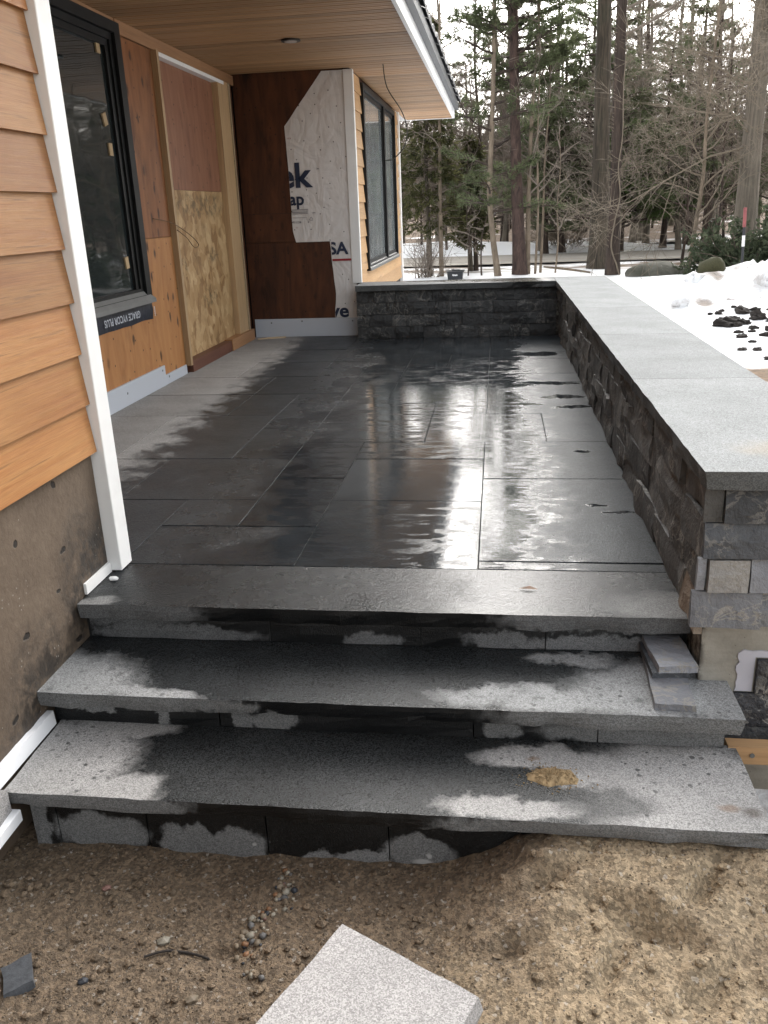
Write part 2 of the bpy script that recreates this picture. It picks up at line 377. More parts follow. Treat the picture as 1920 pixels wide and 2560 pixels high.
ven_rust = veneer('slate_rusty', (.20, .15, .11), (.42, .35, .28), .6, .7, .3)
ven_black = veneer('slate_black', (.012, .013, .018), (.05, .052, .062), .9, .3, .0)
mortar = plain('dark_mortar', (.02, .02, .02), .9)
joint_m = plain('joint_sand', (.012, .012, .012), .95)

def f_sand(n):
    x, y, z = n.xyz()
    a = n.noise(4, 6, .65); b = n.noise(60, 4, .7); g = n.xyz(n.voro(150, out='Color'))[0]
    wetn = n.step(n.noise(2.4, 5, .6) - (x * .34), .36, .66)
    c = n.ramp(n.fmix(.4, a, b), [(.25, (.29, .208, .125)), (.55, (.45, .345, .22)), (.8, (.58, .465, .305))])
    c = n.mix(wetn * .8, c, n.ramp(b, [(.25, (.10, .067, .042)), (.75, (.22, .155, .102))]))
    c = n.scale(c, n.step(g, 0.0, 1.0, .62, 1.35))
    wh = n.step(g, .965, .985)
    c = n.mix(wh * .6, c, (.5, .46, .4))
    h = a * .8 + b * .6 + n.noise(200, 2, .6) * .25
    return {'Base Color': c, 'Roughness': .85, 'Normal': n.bump(h, .9, .014)}
sand_m = mat('wet_sand', f_sand)
def grains_m_f(n):
    c = n.ramp(n.rnd(), [(0, (.10, .075, .055)), (.35, (.24, .19, .14)), (.7, (.33, .29, .25)), (1, (.45, .43, .4))])
    v = n.xyz(n.voro(140, out='Color'))
    c = n.ramp(v[0], [(0, (.06, .045, .03)), (.45, (.17, .125, .085)), (.85, (.24, .19, .14)), (1, (.42, .38, .33))])
    return {'Base Color': c, 'Roughness': .8}
grain_m = mat('gravel_grains', grains_m_f)
def stone_mat(name, c, rough=.6):
    def f(n):
        s = n.noise(60, 4, .7)
        return {'Base Color': n.scale(tuple(c), n.step(s, .2, .8, .6, 1.35) * n.fmix(n.rnd(), .75, 1.2)), 'Roughness': rough, 'Normal': n.bump(s, .4, .004)}
    return mat(name, f)
peb = [stone_mat('pebble_' + k, c) for k, c in dict(gray=(.17, .165, .16), dark=(.04, .045, .055), cream=(.42, .38, .30), pink=(.30, .16, .13), rust=(.34, .17, .08), tan=(.28, .22, .15)).items()]
slate_bit = stone_mat('slate_bit', (.12, .13, .145))
clod_m = stone_mat('dark_soil', (.030, .024, .020), .9)
def f_rock(n):
    a = n.noise(4, 6, .6)
    c = n.ramp(a, [(.3, (.10, .10, .075)), (.7, (.26, .25, .21))])
    c = n.mix(n.step(n.voro(9), .12, .08) * .6, c, (.4, .4, .36))
    return {'Base Color': c, 'Roughness': .9, 'Normal': n.bump(a, .6, .05)}
rock_m = mat('boulder_stone', f_rock)
def f_snow(n):
    x, y, z = n.xyz()
    a = n.noise(1.3, 6, .6); b = n.noise(9, 5, .65)
    c = n.mix(n.step(a, .45, .75) * .22, (.86, .87, .88), (.60, .55, .50))
    # brown leaf litter where the snow has melted, on the near side of the road
    lit = n.step(y, 19.2, 20.6) * n.step(y, 23.0, 21.6) * n.step(n.noise(1.1, 6, .68, n.vmul(n.pos(), (.45, 1.3, 1))), .42, .54)
    lit = lit.max(n.step(y + (n.noise(.4, 4) - .5) * 6 - (x * .35).max(0.0), 30.0, 32.0) * n.step(n.noise(.5, 6, .65, n.vmul(n.pos(), (.5, 1, 1))), .32, .42))
    lit = lit.max(n.blobs([(2.25, 7.35, .75, .36), (1.5, 3.4, .9, 2.6)], .12, 3.5, .25))
    lit = lit.max(n.blobs([(2.06, 9.55, .15, .05), (2.78, 12.75, .12, .12), (2.65, 11.7, .10, .16), (2.95, 12.5, .1, .3)], .06, 6, .5) * .8)
    cl = n.ramp(n.noise(7, 6, .7), [(.3, (.055, .036, .022)), (.55, (.16, .105, .062)), (.75, (.25, .175, .11))])
    c = n.mix(lit, c, cl)
    heap = n.step(x, 1.9, 2.4) * n.step(y, 9.6, 11.2) * n.step(y, 16.5, 15.0)
    hd = n.step(n.noise(2.6, 6, .7), .42, .68)
    c = n.mix(heap * hd * .75, c, (.30, .25, .215))
    c = n.mix(heap * n.step(n.noise(5.5, 6, .72), .56, .68) * .8, c, (.10, .075, .06))
    dirt = n.step(n.voro(2.3), .05, .03) * n.step(n.noise(.8, 3), .45, .6)
    c = n.mix(dirt * .6, c, (.12, .09, .07))
    return {'Base Color': c, 'Roughness': n.fmix(lit, .6, .9), 'Normal': n.bump(a * 2 + b * .7, .5, .05), 'Subsurface Weight': 0.0}
snow_m = mat('old_snow', f_snow)
def f_road(n):
    c = n.ramp(n.noise(1.6, 6, .65, n.vmul(n.pos(), (.3, 1, 1))), [(.3, (.22, .20, .17)), (.7, (.36, .33, .285))])
    return {'Base Color': c, 'Roughness': .85, 'Normal': n.bump(n.noise(40, 3), .2, .01)}
road_m = mat('road_asphalt', f_road)
def f_hill(n):
    c = n.ramp(n.noise(.6, 8, .75, n.vmul(n.pos(), (1, 1, .4))), [(.3, (.06, .05, .042)), (.55, (.13, .105, .085)), (.75, (.22, .18, .15))])
    return {'Base Color': c, 'Roughness': 1.0}
hill_m = mat('wooded_slope', f_hill)
def bark(name, a, b, zs=.12, k=22, moss=0.0):
    def f(n):
        p = n.vmul(n.pos(), (1, 1, zs)); g = n.noise(k, 6, .65, p, .5); q = n.noise(1.6, 4, .6)
        c = n.ramp(g, [(.32, a), (.68, b)])
        c = n.scale(c, n.step(q, .25, .75, .75, 1.2))
        if moss: c = n.mix(n.step(n.noise(2.4, 5, .6), .45, .7) * moss, c, (.055, .062, .04))
        return {'Base Color': c, 'Roughness': .9, 'Normal': n.bump(g, .8, .03)}
    return mat(name, f)
bark_dark = bark('bark_dark', (.022, .015, .012), (.085, .06, .046), k=26)
bark_red = bark('bark_reddish', (.028, .017, .014), (.10, .062, .05), zs=.3, k=18)
bark_brown = bark('bark_furrowed', (.03, .024, .018), (.125, .10, .074), zs=.06, k=30, moss=.35)
bark_tan = bark('bark_tan', (.13, .10, .072), (.26, .205, .15), zs=.3, k=14)
bark_gray = bark('bark_gray', (.10, .083, .064), (.23, .195, .155), zs=.06, k=26, moss=.3)
twig_brown = plain('twig_brown', (.13, .098, .078), .9)
twig_gray = plain('twig_gray', (.20, .165, .135), .9)
twig_tan = plain('twig_tan', (.20, .162, .12), .9)
def needle(name, a, b):
    def f(n):
        r = n.noise(1.6, 4, .6); q = n.xyz(n.voro(6, out='Color'))[0]
        return {'Base Color': n.ramp(n.fmix(.5, r, q), [(.25, a), (.75, b)]), 'Roughness': .6, 'Specular IOR Level': .3}
    mt = mat(name, f)             # thin needles let some light through
    nt = mt.node_tree; b_ = nt.nodes['Principled BSDF']; tr = nt.nodes.new('ShaderNodeBsdfTranslucent'); mx = nt.nodes.new('ShaderNodeMixShader'); mx.inputs[0].default_value = .45
    nt.links.new(b_.inputs['Base Color'].links[0].from_socket, tr.inputs['Color']); nt.links.new(b_.outputs[0], mx.inputs[1]); nt.links.new(tr.outputs[0], mx.inputs[2])
    nt.links.new(mx.outputs[0], nt.nodes['Material Output'].inputs['Surface'])
    return mt
needle_pine = needle('pine_needles', (.075, .092, .045), (.15, .175, .09))
needle_bright = needle('bright_needles', (.07, .11, .035), (.14, .20, .07))
needle_cedar = needle('cedar_sprays', (.04, .044, .017), (.10, .098, .04))
leaf_rhodo = needle('evergreen_leaves', (.04, .055, .03), (.12, .14, .085))
leaf_brown = needle('dry_leaves', (.12, .075, .04), (.24, .16, .09))
roof_m = stone_mat('dark_roof_tile', (.026, .028, .032), .55)
metal_dark = plain('dark_drip_edge', (.05, .055, .062), .45)
bronze = plain('dark_bronze', (.03, .024, .02), .4, Metallic=.6)
lens_m = plain('lamp_lens', (.62, .55, .50), .35)
wire_m = plain('wire_sheath', (.035, .032, .02), .5)
wire_tan = plain('wire_tan', (.22, .12, .05), .5)
black_plastic = plain('black_plastic', (.02, .022, .026), .4)
stake_red = plain('stake_red', (.27, .075, .075), .6)
white_mark = plain('white_mark', (.8, .8, .8), .5)

# ------------------------------------------------------------------ mesh helpers
def link(name, me, parent=None, kind=None):
    o = bpy.data.objects.new(name, me); COL.objects.link(o)
    if parent is not None: o.parent = parent
    if kind: o['kind'] = kind
    return o
def meshobj(name, vs_, fs, mt, parent=None, smooth=False, kind=None):
    me = bpy.data.meshes.new(name); me.from_pydata(vs_, [], fs); me.update()
    if isinstance(mt, (list, tuple)):
        for q in mt: me.materials.append(q)
    else: me.materials.append(mt)
    if smooth: me.polygons.foreach_set('use_smooth', [True] * len(me.polygons))
    return link(name, me, parent, kind)
def tag(o, label=None, cat=None, group=None, kind=None):
    for k, v in (('label', label), ('category', cat), ('group', group), ('kind', kind)):
        if v: o[k] = v
    return o
def empty(name, loc, label=None, cat=None, group=None):
    o = bpy.data.objects.new(name, None); COL.objects.link(o); o.location = loc; o.empty_display_size = .1
    return tag(o, label, cat, group)
def thing_at(o, parts=None): return o
def boxgeo(x0, x1, y0, y1, z0, z1):
    v = [(x0, y0, z0), (x1, y0, z0), (x1, y1, z0), (x0, y1, z0), (x0, y0, z1), (x1, y0, z1), (x1, y1, z1), (x0, y1, z1)]
    return v, [(0, 3, 2, 1), (4, 5, 6, 7), (0, 1, 5, 4), (1, 2, 6, 5), (2, 3, 7, 6), (3, 0, 4, 7)]
class MB:
    def __init__(s): s.v = []; s.f = []
    def add(s, v, f):
        k = len(s.v); s.v += [tuple(q) for q in v]; s.f += [tuple(i + k for i in q) for q in f]; return s
    def box(s, *a): return s.add(*boxgeo(*a))
    def build(s, name, mt, parent=None, smooth=False, kind=None): return meshobj(name, s.v, s.f, mt, parent, smooth, kind)
def box(name, mt, x0, x1, y0, y1, z0, z1, parent=None, bev=0.0, kind=None):
    if bev <= 0: return MB().box(x0, x1, y0, y1, z0, z1).build(name, mt, parent, kind=kind)
    bm = bmesh.new(); v, f = boxgeo(x0, x1, y0, y1, z0, z1); bv = [bm.verts.new(q) for q in v]
    for q in f: bm.faces.new([bv[i] for i in q])
    bmesh.ops.bevel(bm, geom=bm.edges[:], offset=bev, segments=1, affect='EDGES')
    me = bpy.data.meshes.new(name); bm.to_mesh(me); bm.free(); me.materials.append(mt)
    return link(name, me, parent, kind)
def gridbox(x0, x1, y0, y1, z0, z1, nx, ny, nz, disp=None):
    ids = {}; vv = []; ff = []
    def vid(i, j, k):
        if (i, j, k) not in ids:
            p = Vector((x0 + (x1 - x0) * i / nx, y0 + (y1 - y0) * j / ny, z0 + (z1 - z0) * k / nz))
            if disp: p = disp(p, (i == 0, i == nx, j == 0, j == ny, k == 0, k == nz))
            ids[(i, j, k)] = len(vv); vv.append(tuple(p))
        return ids[(i, j, k)]
    for i in range(nx):
        for j in range(ny):
            ff.append((vid(i, j, 0), vid(i, j + 1, 0), vid(i + 1, j + 1, 0), vid(i + 1, j, 0)))
            ff.append((vid(i, j, nz), vid(i + 1, j, nz), vid(i + 1, j + 1, nz), vid(i, j + 1, nz)))
        for k in range(nz):
            ff.append((vid(i, 0, k), vid(i + 1, 0, k), vid(i + 1, 0, k + 1), vid(i, 0, k + 1)))
            ff.append((vid(i, ny, k), vid(i, ny, k + 1), vid(i + 1, ny, k + 1), vid(i + 1, ny, k)))
    for j in range(ny):
        for k in range(nz):
            ff.append((vid(0, j, k), vid(0, j, k + 1), vid(0, j + 1, k + 1), vid(0, j + 1, k)))
            ff.append((vid(nx, j, k), vid(nx, j + 1, k), vid(nx, j + 1, k + 1), vid(nx, j, k + 1)))
    return vv, ff
def nz(p, s, o=0.0): return mnoise.noise(Vector((p[0] * s + o, p[1] * s + o * 1.7, p[2] * s - o)))
def prism(name, mt, poly, axis, a, b, parent=None):
    """polygon in the two other axes extruded along axis from a to b"""
    def mk(u, v, w):
        q = [u, v]; q.insert(axis, w); return tuple(q)
    n = len(poly); vv = [mk(u, v, a) for u, v in poly] + [mk(u, v, b) for u, v in poly]
    ff = [tuple(range(n)), tuple(range(2 * n - 1, n - 1, -1))] + [(i, i + n, (i + 1) % n + n, (i + 1) % n) for i in range(n)]
    o = meshobj(name, vv, ff, mt, parent)
    bm = bmesh.new(); bm.from_mesh(o.data); bmesh.ops.recalc_face_normals(bm, faces=bm.faces[:]); bm.to_mesh(o.data); bm.free()
    return o
def tubegeo(pts, rad, ns=6, cap=True):
    vv = []; ff = []; n = len(pts); pts = [Vector(p) for p in pts]
    ref = Vector((.31, .87, .38)).normalized()
    for i, p in enumerate(pts):
        t = (pts[min(i + 1, n - 1)] - pts[max(i - 1, 0)])
        if t.length < 1e-9: t = Vector((0, 0, 1))
        t.normalize(); a = t.cross(ref)
        if a.length < .05: a = t.cross(Vector((1, 0, 0)))
        a.normalize(); b = t.cross(a); r = rad[i] if isinstance(rad, (list, tuple)) else rad
        for k in range(ns):
            w = 2 * math.pi * k / ns; q = p + a * (math.cos(w) * r) + b * (math.sin(w) * r); vv.append((q.x, q.y, q.z))
    for i in range(n - 1):
        for k in range(ns):
            k2 = (k + 1) % ns; ff.append((i * ns + k, i * ns + k2, (i + 1) * ns + k2, (i + 1) * ns + k))
    if cap: ff.append(tuple(range(ns - 1, -1, -1))); ff.append(tuple(range((n - 1) * ns, n * ns)))
    return vv, ff
def smooth_pts(pts, k=6):
    pts = [Vector(p) for p in pts]; out = []
    for i in range(len(pts) - 1):
        p0 = pts[max(i - 1, 0)]; p1 = pts[i]; p2 = pts[i + 1]; p3 = pts[min(i + 2, len(pts) - 1)]
        for j in range(k):
            t = j / k
            out.append(.5 * ((2 * p1) + (p2 - p0) * t + (2 * p0 - 5 * p1 + 4 * p2 - p3) * t * t + (3 * p1 - p0 - 3 * p2 + p3) * t ** 3))
    out.append(pts[-1]); return out
def stonegeo(c, r, seed, sub=1, rough_=0.0):
    bm = bmesh.new(); bmesh.ops.create_icosphere(bm, subdivisions=sub, radius=1.0)
    vv = []
    for v in bm.verts:
        k = 1 + .28 * mnoise.noise(v.co * 1.3 + Vector((seed * 3.1, seed, -seed))) + rough_ * (mnoise.noise(v.co * 2.6 + Vector((seed, -seed * 2.3, 1))) + .6 * mnoise.noise(v.co * 5.5 + Vector((1, seed, seed * 3))))
        vv.append((c[0] + v.co.x * r[0] * k, c[1] + v.co.y * r[1] * k, c[2] + v.co.z * r[2] * k))
    ff = [tuple(v.index for v in f.verts) for f in bm.faces]; bm.free(); return vv, ff
def text_mesh(name, s, size, mt, parent, bold=0.0, loc=(0, 0, 0), rot=None, cut=None, sx=1.0):
    cu = bpy.data.curves.new('lettering_curve', 'FONT'); cu.body = s; cu.size = size; cu.offset = bold; cu.resolution_u = 4
    tmp = bpy.data.objects.new('lettering_tmp', cu); me = bpy.data.meshes.new_from_object(tmp)
    bpy.data.objects.remove(tmp); bpy.data.curves.remove(cu)
    me.transform(Matrix.Diagonal((sx, 1, 1, 1)))
    M = Matrix.Translation(Vector(loc)) @ (rot or Matrix.Identity(4)); me.transform(M)
    if cut:
        bm = bmesh.new(); bm.from_mesh(me)
        for co, no in cut: bmesh.ops.bisect_plane(bm, geom=bm.verts[:] + bm.edges[:] + bm.faces[:], plane_co=co, plane_no=no, clear_outer=True)
        bm.to_mesh(me); bm.free()
    me.materials.clear(); me.materials.append(mt)
    return link(name, me, parent)

# ------------------------------------------------------------------ terrain
def snow_h(x, y):
    h = -.40 + .05 * mnoise.noise(Vector((x * .35, y * .35, 1))) + .016 * mnoise.noise(Vector((x * 1.7, y * 1.7, 4)))
    def g(cx, cy, rx_, ry_, a): return a * math.exp(-((x - cx) / rx_) ** 2 - ((y - cy) / ry_) ** 2)
    lump = 1 + .8 * (.5 - abs(mnoise.noise(Vector((x * 3.1, y * 2.6, 6))))) + .55 * mnoise.noise(Vector((x * 2.3, y * 1.6, 9))) + .3 * mnoise.noise(Vector((x * 5, y * 4, 2)))
    h += (g(3.0, 12.6, .75, 1.1, .36) + g(3.9, 12.9, .8, 1.3, .40) + g(4.9, 13.6, 1.0, 1.6, .52) + g(2.25, 12.2, .35, .8, .16) + g(3.3, 14.6, .8, .8, .25)) * lump * .66
    h += g(-2.2, 28.2, 3.4, 1.2, .42) * (1 + .3 * mnoise.noise(Vector((x * .8, y * .8, 3)))) + g(2.6, 28.6, 2.6, 1.0, .22) + g(6.5, 19.5, 1.6, 1.6, .28)
    if y > 33: h += (y - 33) * .035
    if y < 1.95: h -= min(.5, (1.95 - y) * .8)
    return h
def terrain():
    xs = [-400, -120, -50, -25] + [-14 + i * .8 for i in range(14)] + [-2.9 + i * .16 for i in range(66)] + [8 + i * 1.2 for i in range(12)] + [26, 40, 80, 160, 400]
    ys = [-200, -40, -8, -2, .5, 1.4, 1.95, 2.4, 3, 4, 5, 5.6] + [6 + i * .14 for i in range(86)] + [18.2 + i * .4 for i in range(40)] + [34.5, 37, 40, 46, 55, 70, 90, 130]
    nx = len(xs); vv = [(x, y, snow_h(x, y)) for y in ys for x in xs]
    ff = [(j * nx + i, j * nx + i + 1, (j + 1) * nx + i + 1, (j + 1) * nx + i) for j in range(len(ys) - 1) for i in range(nx - 1)]
    return meshobj('snow_ground', vv, ff, snow_m, smooth=True, kind='structure')
terrain()
# far wooded slope closing the view
vv = []; ff = []; XS = [-300 + i * 12 for i in range(61)]; YS = [88, 100, 115, 140, 180, 260]; HS = [1.2, 4.0, 7.0, 9.0, 10, 11]
for j, y in enumerate(YS):
    for x in XS: vv.append((x, y, HS[j] + 1.2 * mnoise.noise(Vector((x * .02, y * .02, 0))) * (j > 0)))
for j in range(len(YS) - 1):
    for i in range(len(XS) - 1): k = j * len(XS) + i; ff.append((k, k + 1, k + 1 + len(XS), k + len(XS)))
meshobj('hills', vv, ff, hill_m, smooth=True, kind='structure')
# the road and the drive beyond it
def strip(name, pts, mt, dz):
    vv = []; ff = []
    for i, (x, y0, y1) in enumerate(pts):
        for t in (0, .25, .5, .75, 1):
            y = y0 + (y1 - y0) * t; vv.append((x, y, -.405 + dz + (.015 * (1 - abs(2 * t - 1)))))
    for i in range(len(pts) - 1):
        for k in range(4): a = i * 5 + k; ff.append((a, a + 5, a + 6, a + 1))
    return meshobj(name, vv, ff, mt, smooth=True, kind='structure')
strip('road', [(-60 + i * 2.0, 21.9 + .05 * mnoise.noise(Vector((i * .7, 0, 0))) + max(0, i - 30) * .04, 25.9 + .12 * mnoise.noise(Vector((i * .7, 5, 0)))) for i in range(70)], road_m, .055)
strip('driveway', [(4.0 + i * 1.0, 30.2 + i * .1, 31.6 + i * .12) for i in range(22)], road_m, .08)
# sand in front of the steps
def sand_h(x, y):
    z = -.415 + .012 * mnoise.noise(Vector((x * 4, y * 4, 0))) + .006 * mnoise.noise(Vector((x * 13, y * 13, 2))) + .003 * mnoise.noise(Vector((x * 37, y * 37, 5)))
    t = max(0.0, min(1.0, (x + .22) / .36)); t = t * t * (3 - 2 * t)
    m_ = t * max(0, min(1, (y - 1.05) / .42)); z += .080 * m_ * m_ * (1 + .22 * mnoise.noise(Vector((x * 5, y * 5, 7))))
    z += .05 * t * max(0, min(1, (y - .7) / .4))
    # shovel and boot dents in the mound
    for cx, cy, a, rx_, ry_, d in ((.12, 1.42, .5, .07, .022, .02), (.30, 1.33, -.3, .09, .025, .024), (.42, 1.42, .9, .06, .02, .022), (.22, 1.24, 1.1, .07, .018, .018), (.05, 1.28, .2, .06, .02, .012), (.40, 1.22, .7, .08, .022, .018), (-.55, 1.27, .1, .05, .012, .008)):
        dx, dy = x - cx, y - cy; u = dx * math.cos(a) + dy * math.sin(a); v = -dx * math.sin(a) + dy * math.cos(a)
        e = math.exp(-(u / rx_) ** 2 - (v / ry_) ** 2); d *= 1.7; z += -d * e + d * .55 * math.exp(-(u / rx_) ** 2 - ((v - ry_ * 1.7) / ry_) ** 2)
    rg_ = 1 - abs(mnoise.noise(Vector((x * 9, y * 11, 13)))) * 2; z += t * (.010 * mnoise.noise(Vector((x * 22, y * 18, 3))) + .012 * max(0, rg_ - .45) + .005 * mnoise.noise(Vector((x * 60, y * 60, 3))))
    z += (1 - t) * .005 * max(0, mnoise.noise(Vector((x * 30, y * 30, 8))))
    if y > 1.47: z = min(z, -.286 - max(0, y - 1.53) * 1.5)
    return z
xs = [-30, -12, -6, -3, -2, -1.5] + [-1.25 + i * .0095 for i in range(232)] + [1.1, 1.6, 2.4, 4, 8, 20]
ys = [-30, -10, -4, -1.5, 0, .5] + [.72 + i * .0095 for i in range(100)] + [1.75, 1.9, 2.0]
nx = len(xs)
meshobj('ground', [(x, y, sand_h(x, y)) for y in ys for x in xs], [(j * nx + i, j * nx + i + 1, (j + 1) * nx + i + 1, (j + 1) * nx + i) for j in range(len(ys) - 1) for i in range(nx - 1)], sand_m, smooth=True, kind='structure')

# ------------------------------------------------------------------ patio
M_ = .275
def cx_(c): return -2.1 if c < 0 else -1.70 + M_ * c
def ry_(r): return 2.35 + M_ * r
slabs = [(6, 8, 0, 3), (6, 8, 3, 5), (4, 6, 0, 2), (4, 6, 2, 4), (4, 6, 4, 5), (2, 4, 0, 1), (3, 4, 1, 3), (2, 3, 1, 2), (1, 3, 2, 4), (3, 4, 3, 5),
         (-1, 1, 0, 2), (1, 2, 0, 2), (-1, 1, 2, 4), (-1, 0, 4, 7), (0, 2, 4, 7), (2, 3, 4, 6), (2, 3, 6, 8), (3, 5, 5, 8), (5, 7, 5, 7), (7, 8, 5, 7), (5, 6, 7, 8), (6, 8, 7, 10),
         (2, 3, 8, 9), (3, 4, 8, 9), (4, 6, 8, 10), (3, 4, 9, 11), (3, 4, 11, 13), (1, 2, 7, 9), (1, 3, 9, 11), (-1, 1, 7, 9), (-1, 1, 9, 11), (-1, 0, 11, 13), (-1, 0, 13, 15),
         (-1, 0, 15, 17), (0, 2, 11, 13), (2, 3, 11, 13), (0, 2, 13, 15), (2, 4, 13, 15), (0, 2, 15, 17), (2, 4, 15, 17), (4, 6, 10, 12), (6, 8, 10, 11), (6, 8, 11, 13), (4, 5, 12, 14), (5, 6, 12, 14), (6, 8, 13, 14), (4, 6, 14, 17), (6, 8, 14, 17)]
cells = {}
for s in slabs:
    for c in range(s[0], s[1]):
        for r in range(s[2], s[3]):
            assert (c, r) not in cells, (c, r, s, cells[(c, r)]); cells[(c, r)] = s
for c in range(-1, 8):
    for r in range(17):
        if (c, r) not in cells: print('GAP', c, r)
patio = box('patio', joint_m, -2.098, .497, 2.05, 7.249, -.5, -.005, kind='structure')
def slab(x0, x1, y0, y1, mt, parent, name='paving_slab', t=.04, z=0.0, g=.0018, til=.0009):
    rr = random.Random(hash((round(x0, 3), round(y0, 3))))
    a, b, c = [rr.uniform(-til, til) for _ in range(3)]; cxm, cym = (x0 + x1) / 2, (y0 + y1) / 2
    bm = bmesh.new(); v, f = boxgeo(x0 + g, x1 - g, y0 + g * 1.9, y1 - g * 1.9, z - t, z); bv = [bm.verts.new(q) for q in v]
    for q in f: bm.faces.new([bv[i] for i in q])
    bmesh.ops.bevel(bm, geom=[e for e in bm.edges if e.verts[0].co.z > z - .001 and e.verts[1].co.z > z - .001], offset=.0005, segments=1, affect='EDGES')
    for q in bm.verts: q.co.z += a * (q.co.x - cxm) / .3 + b * (q.co.y - cym) / .3 + c * .6
    me = bpy.data.meshes.new(name); bm.to_mesh(me); bm.free(); me.materials.append(mt)
    return link(name, me, parent)
for c0, c1, r0, r1 in slabs:
    y0, y1 = ry_(r0), ry_(r1)
    if r0 == 0 and c0 < 6: y0 = 2.29
    if r1 == 17: y1 = 7.246 if c0 < 2 else 7.035
    slab(cx_(c0), .496 if c1 == 8 else cx_(c1), y0, y1, patio_m, patio)
slab(-.05, .496, 2.29, 2.35, patio_m, patio)

# ------------------------------------------------------------------ steps
steps = empty('stone_steps', (-.3, 1.75, -.4), 'three wide wet granite steps leading up to the dark patio', 'steps')
def under(o, root):       # keep world position when parented to a moved root
    o.parent = root; o.matrix_parent_inverse = root.matrix_world.inverted() if False else Matrix.Translation(-root.location); return o
def rough_slab(name, x0, x1, y0, y1, z0, z1, mt, root, amp=.009, ends=(False, False), nx=40, seed=1.0, side=None):
    def d(p, on):
        q = p.copy()
        if on[2]:
            k = (z1 - p.z) / (z1 - z0)
            q.y += amp * (nz(p, 9, seed) * .9 + nz(p, 24, seed) * .6) * (.35 + k) + amp * .9 * k * k - amp * .4 * (nz((p.x, 0, p.z), 5, seed) > .12) * k
            if on[5]: q.y += .003 * nz(p, 14, seed + 3)
        if on[0] and ends[0]: q.x += amp * nz(p, 14, seed + 5)
        if on[1] and ends[1]: q.x -= amp * (.5 + nz(p, 14, seed + 7)) * (.4 + (z1 - p.z) / (z1 - z0))
        return q
    v, f = gridbox(x0, x1, y0, y1, z0, z1, nx, 6, 3, d)
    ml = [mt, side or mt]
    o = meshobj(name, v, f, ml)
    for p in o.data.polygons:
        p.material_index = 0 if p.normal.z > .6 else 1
    return under(o, root)
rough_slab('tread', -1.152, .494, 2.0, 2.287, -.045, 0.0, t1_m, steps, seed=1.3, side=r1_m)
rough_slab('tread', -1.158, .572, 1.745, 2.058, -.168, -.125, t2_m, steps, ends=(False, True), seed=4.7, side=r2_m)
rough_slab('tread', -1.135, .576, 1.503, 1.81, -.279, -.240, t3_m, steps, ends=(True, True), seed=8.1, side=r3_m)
def riser_row(xs_, y, z0, z1, mt, seed):
    for i in range(len(xs_) - 1):
        def d(p, on):
            q = p.copy()
            if on[2]: q.y += .005 * nz(p, 12, seed + i * 2) + .003 * nz(p, 30, seed)
            if on[2] and (on[0] or on[1] or on[5] or on[4]): q.y += .003
            return q
        v, f = gridbox(xs_[i] + .0016, xs_[i + 1] - .0016, y, y + .12, z0, z1, 5, 1, 3, d)
        under(meshobj('riser_block', v, f, mt), steps)
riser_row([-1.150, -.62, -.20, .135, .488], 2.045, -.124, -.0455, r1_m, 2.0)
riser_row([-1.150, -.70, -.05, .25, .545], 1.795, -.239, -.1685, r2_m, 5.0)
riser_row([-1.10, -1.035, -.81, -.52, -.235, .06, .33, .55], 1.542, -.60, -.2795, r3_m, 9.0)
under(box('core', mortar, -1.14, .48, 1.68, 2.28, -.6, -.2795), steps); under(box('core', mortar, -1.14, .48, 1.93, 2.28, -.279, -.169), steps)

# ------------------------------------------------------------------ seat wall with coping and stone veneer
wall = empty('stone_wall', (.66, 4.5, -.4), 'low L-shaped seat wall of dark split stone with pale granite coping', 'wall')
WZ = .386
under(box('foundation', concrete, .500, .86, 1.915, 7.36, -.9, WZ - .001), wall)
under(box('foundation', concrete, -1.148, .499, 7.062, 7.36, -.9, WZ - .001), wall)
def vstone(a0, a1, z0, z1, plane, fixed, sgn, depth, mt, seed, amp=.009, nxx=5, proud=0.0):
    """plane 'x': face looks along -x at x=fixed, runs along y; plane 'y': face looks along -y at y=fixed, runs along x"""
    rr = random.Random(seed); pr = rr.uniform(-.006, .010) + proud; tilt = rr.uniform(-.008, .008); th = rr.uniform(-.016, .004)
    def disp(front):
        def d(p, on):
            q = p.copy(); f_ = on[2] if plane == 'y' else on[0]
            if f_:
                s = seed * .37
                k = pr + amp * (nz(p, 10, s) + .7 * nz(p, 25, s))
                u = (p.x if plane == 'y' else p.y); k += tilt * (u - a0) / max(.05, a1 - a0) + th * (p.z - z0) / (z1 - z0)
                if on[4] or on[5]: k -= .004
                if plane == 'y': q.y -= k
                else: q.x -= k
            return q
        return d
    g = .0012
    if plane == 'y': v, f = gridbox(a0 + g, a1 - g, fixed, fixed + depth, z0 + g, z1 - g, nxx, 1, 2, disp(1))
    else: v, f = gridbox(fixed, fixed + depth, a0 + g, a1 - g, z0 + g, z1 - g, 1, nxx, 2, disp(1))
    return under(meshobj('veneer_stone', v, f, mt), wall)
rv = random.Random(11); rows = [0.0, .097, .193, .29, WZ - .001]
back_cuts = [[-1.148, -.83, -.60, -.34, -.06, .10, .26, .47], [-1.148, -.86, -.74, -.46, -.28, .02, .24, .47], [-1.148, -.98, -.84, -.50, -.37, -.03, .16, .33, .47], [-1.148, -1.0, -.83, -.52, -.26, -.1, .05, .30, .47]]
for r in range(4):
    for i in range(len(back_cuts[r]) - 1): vstone(back_cuts[r][i], back_cuts[r][i + 1], rows[r], rows[r + 1], 'y', 7.032, -1, .03, ven_wet, 100 + r * 20 + i, nxx=6)
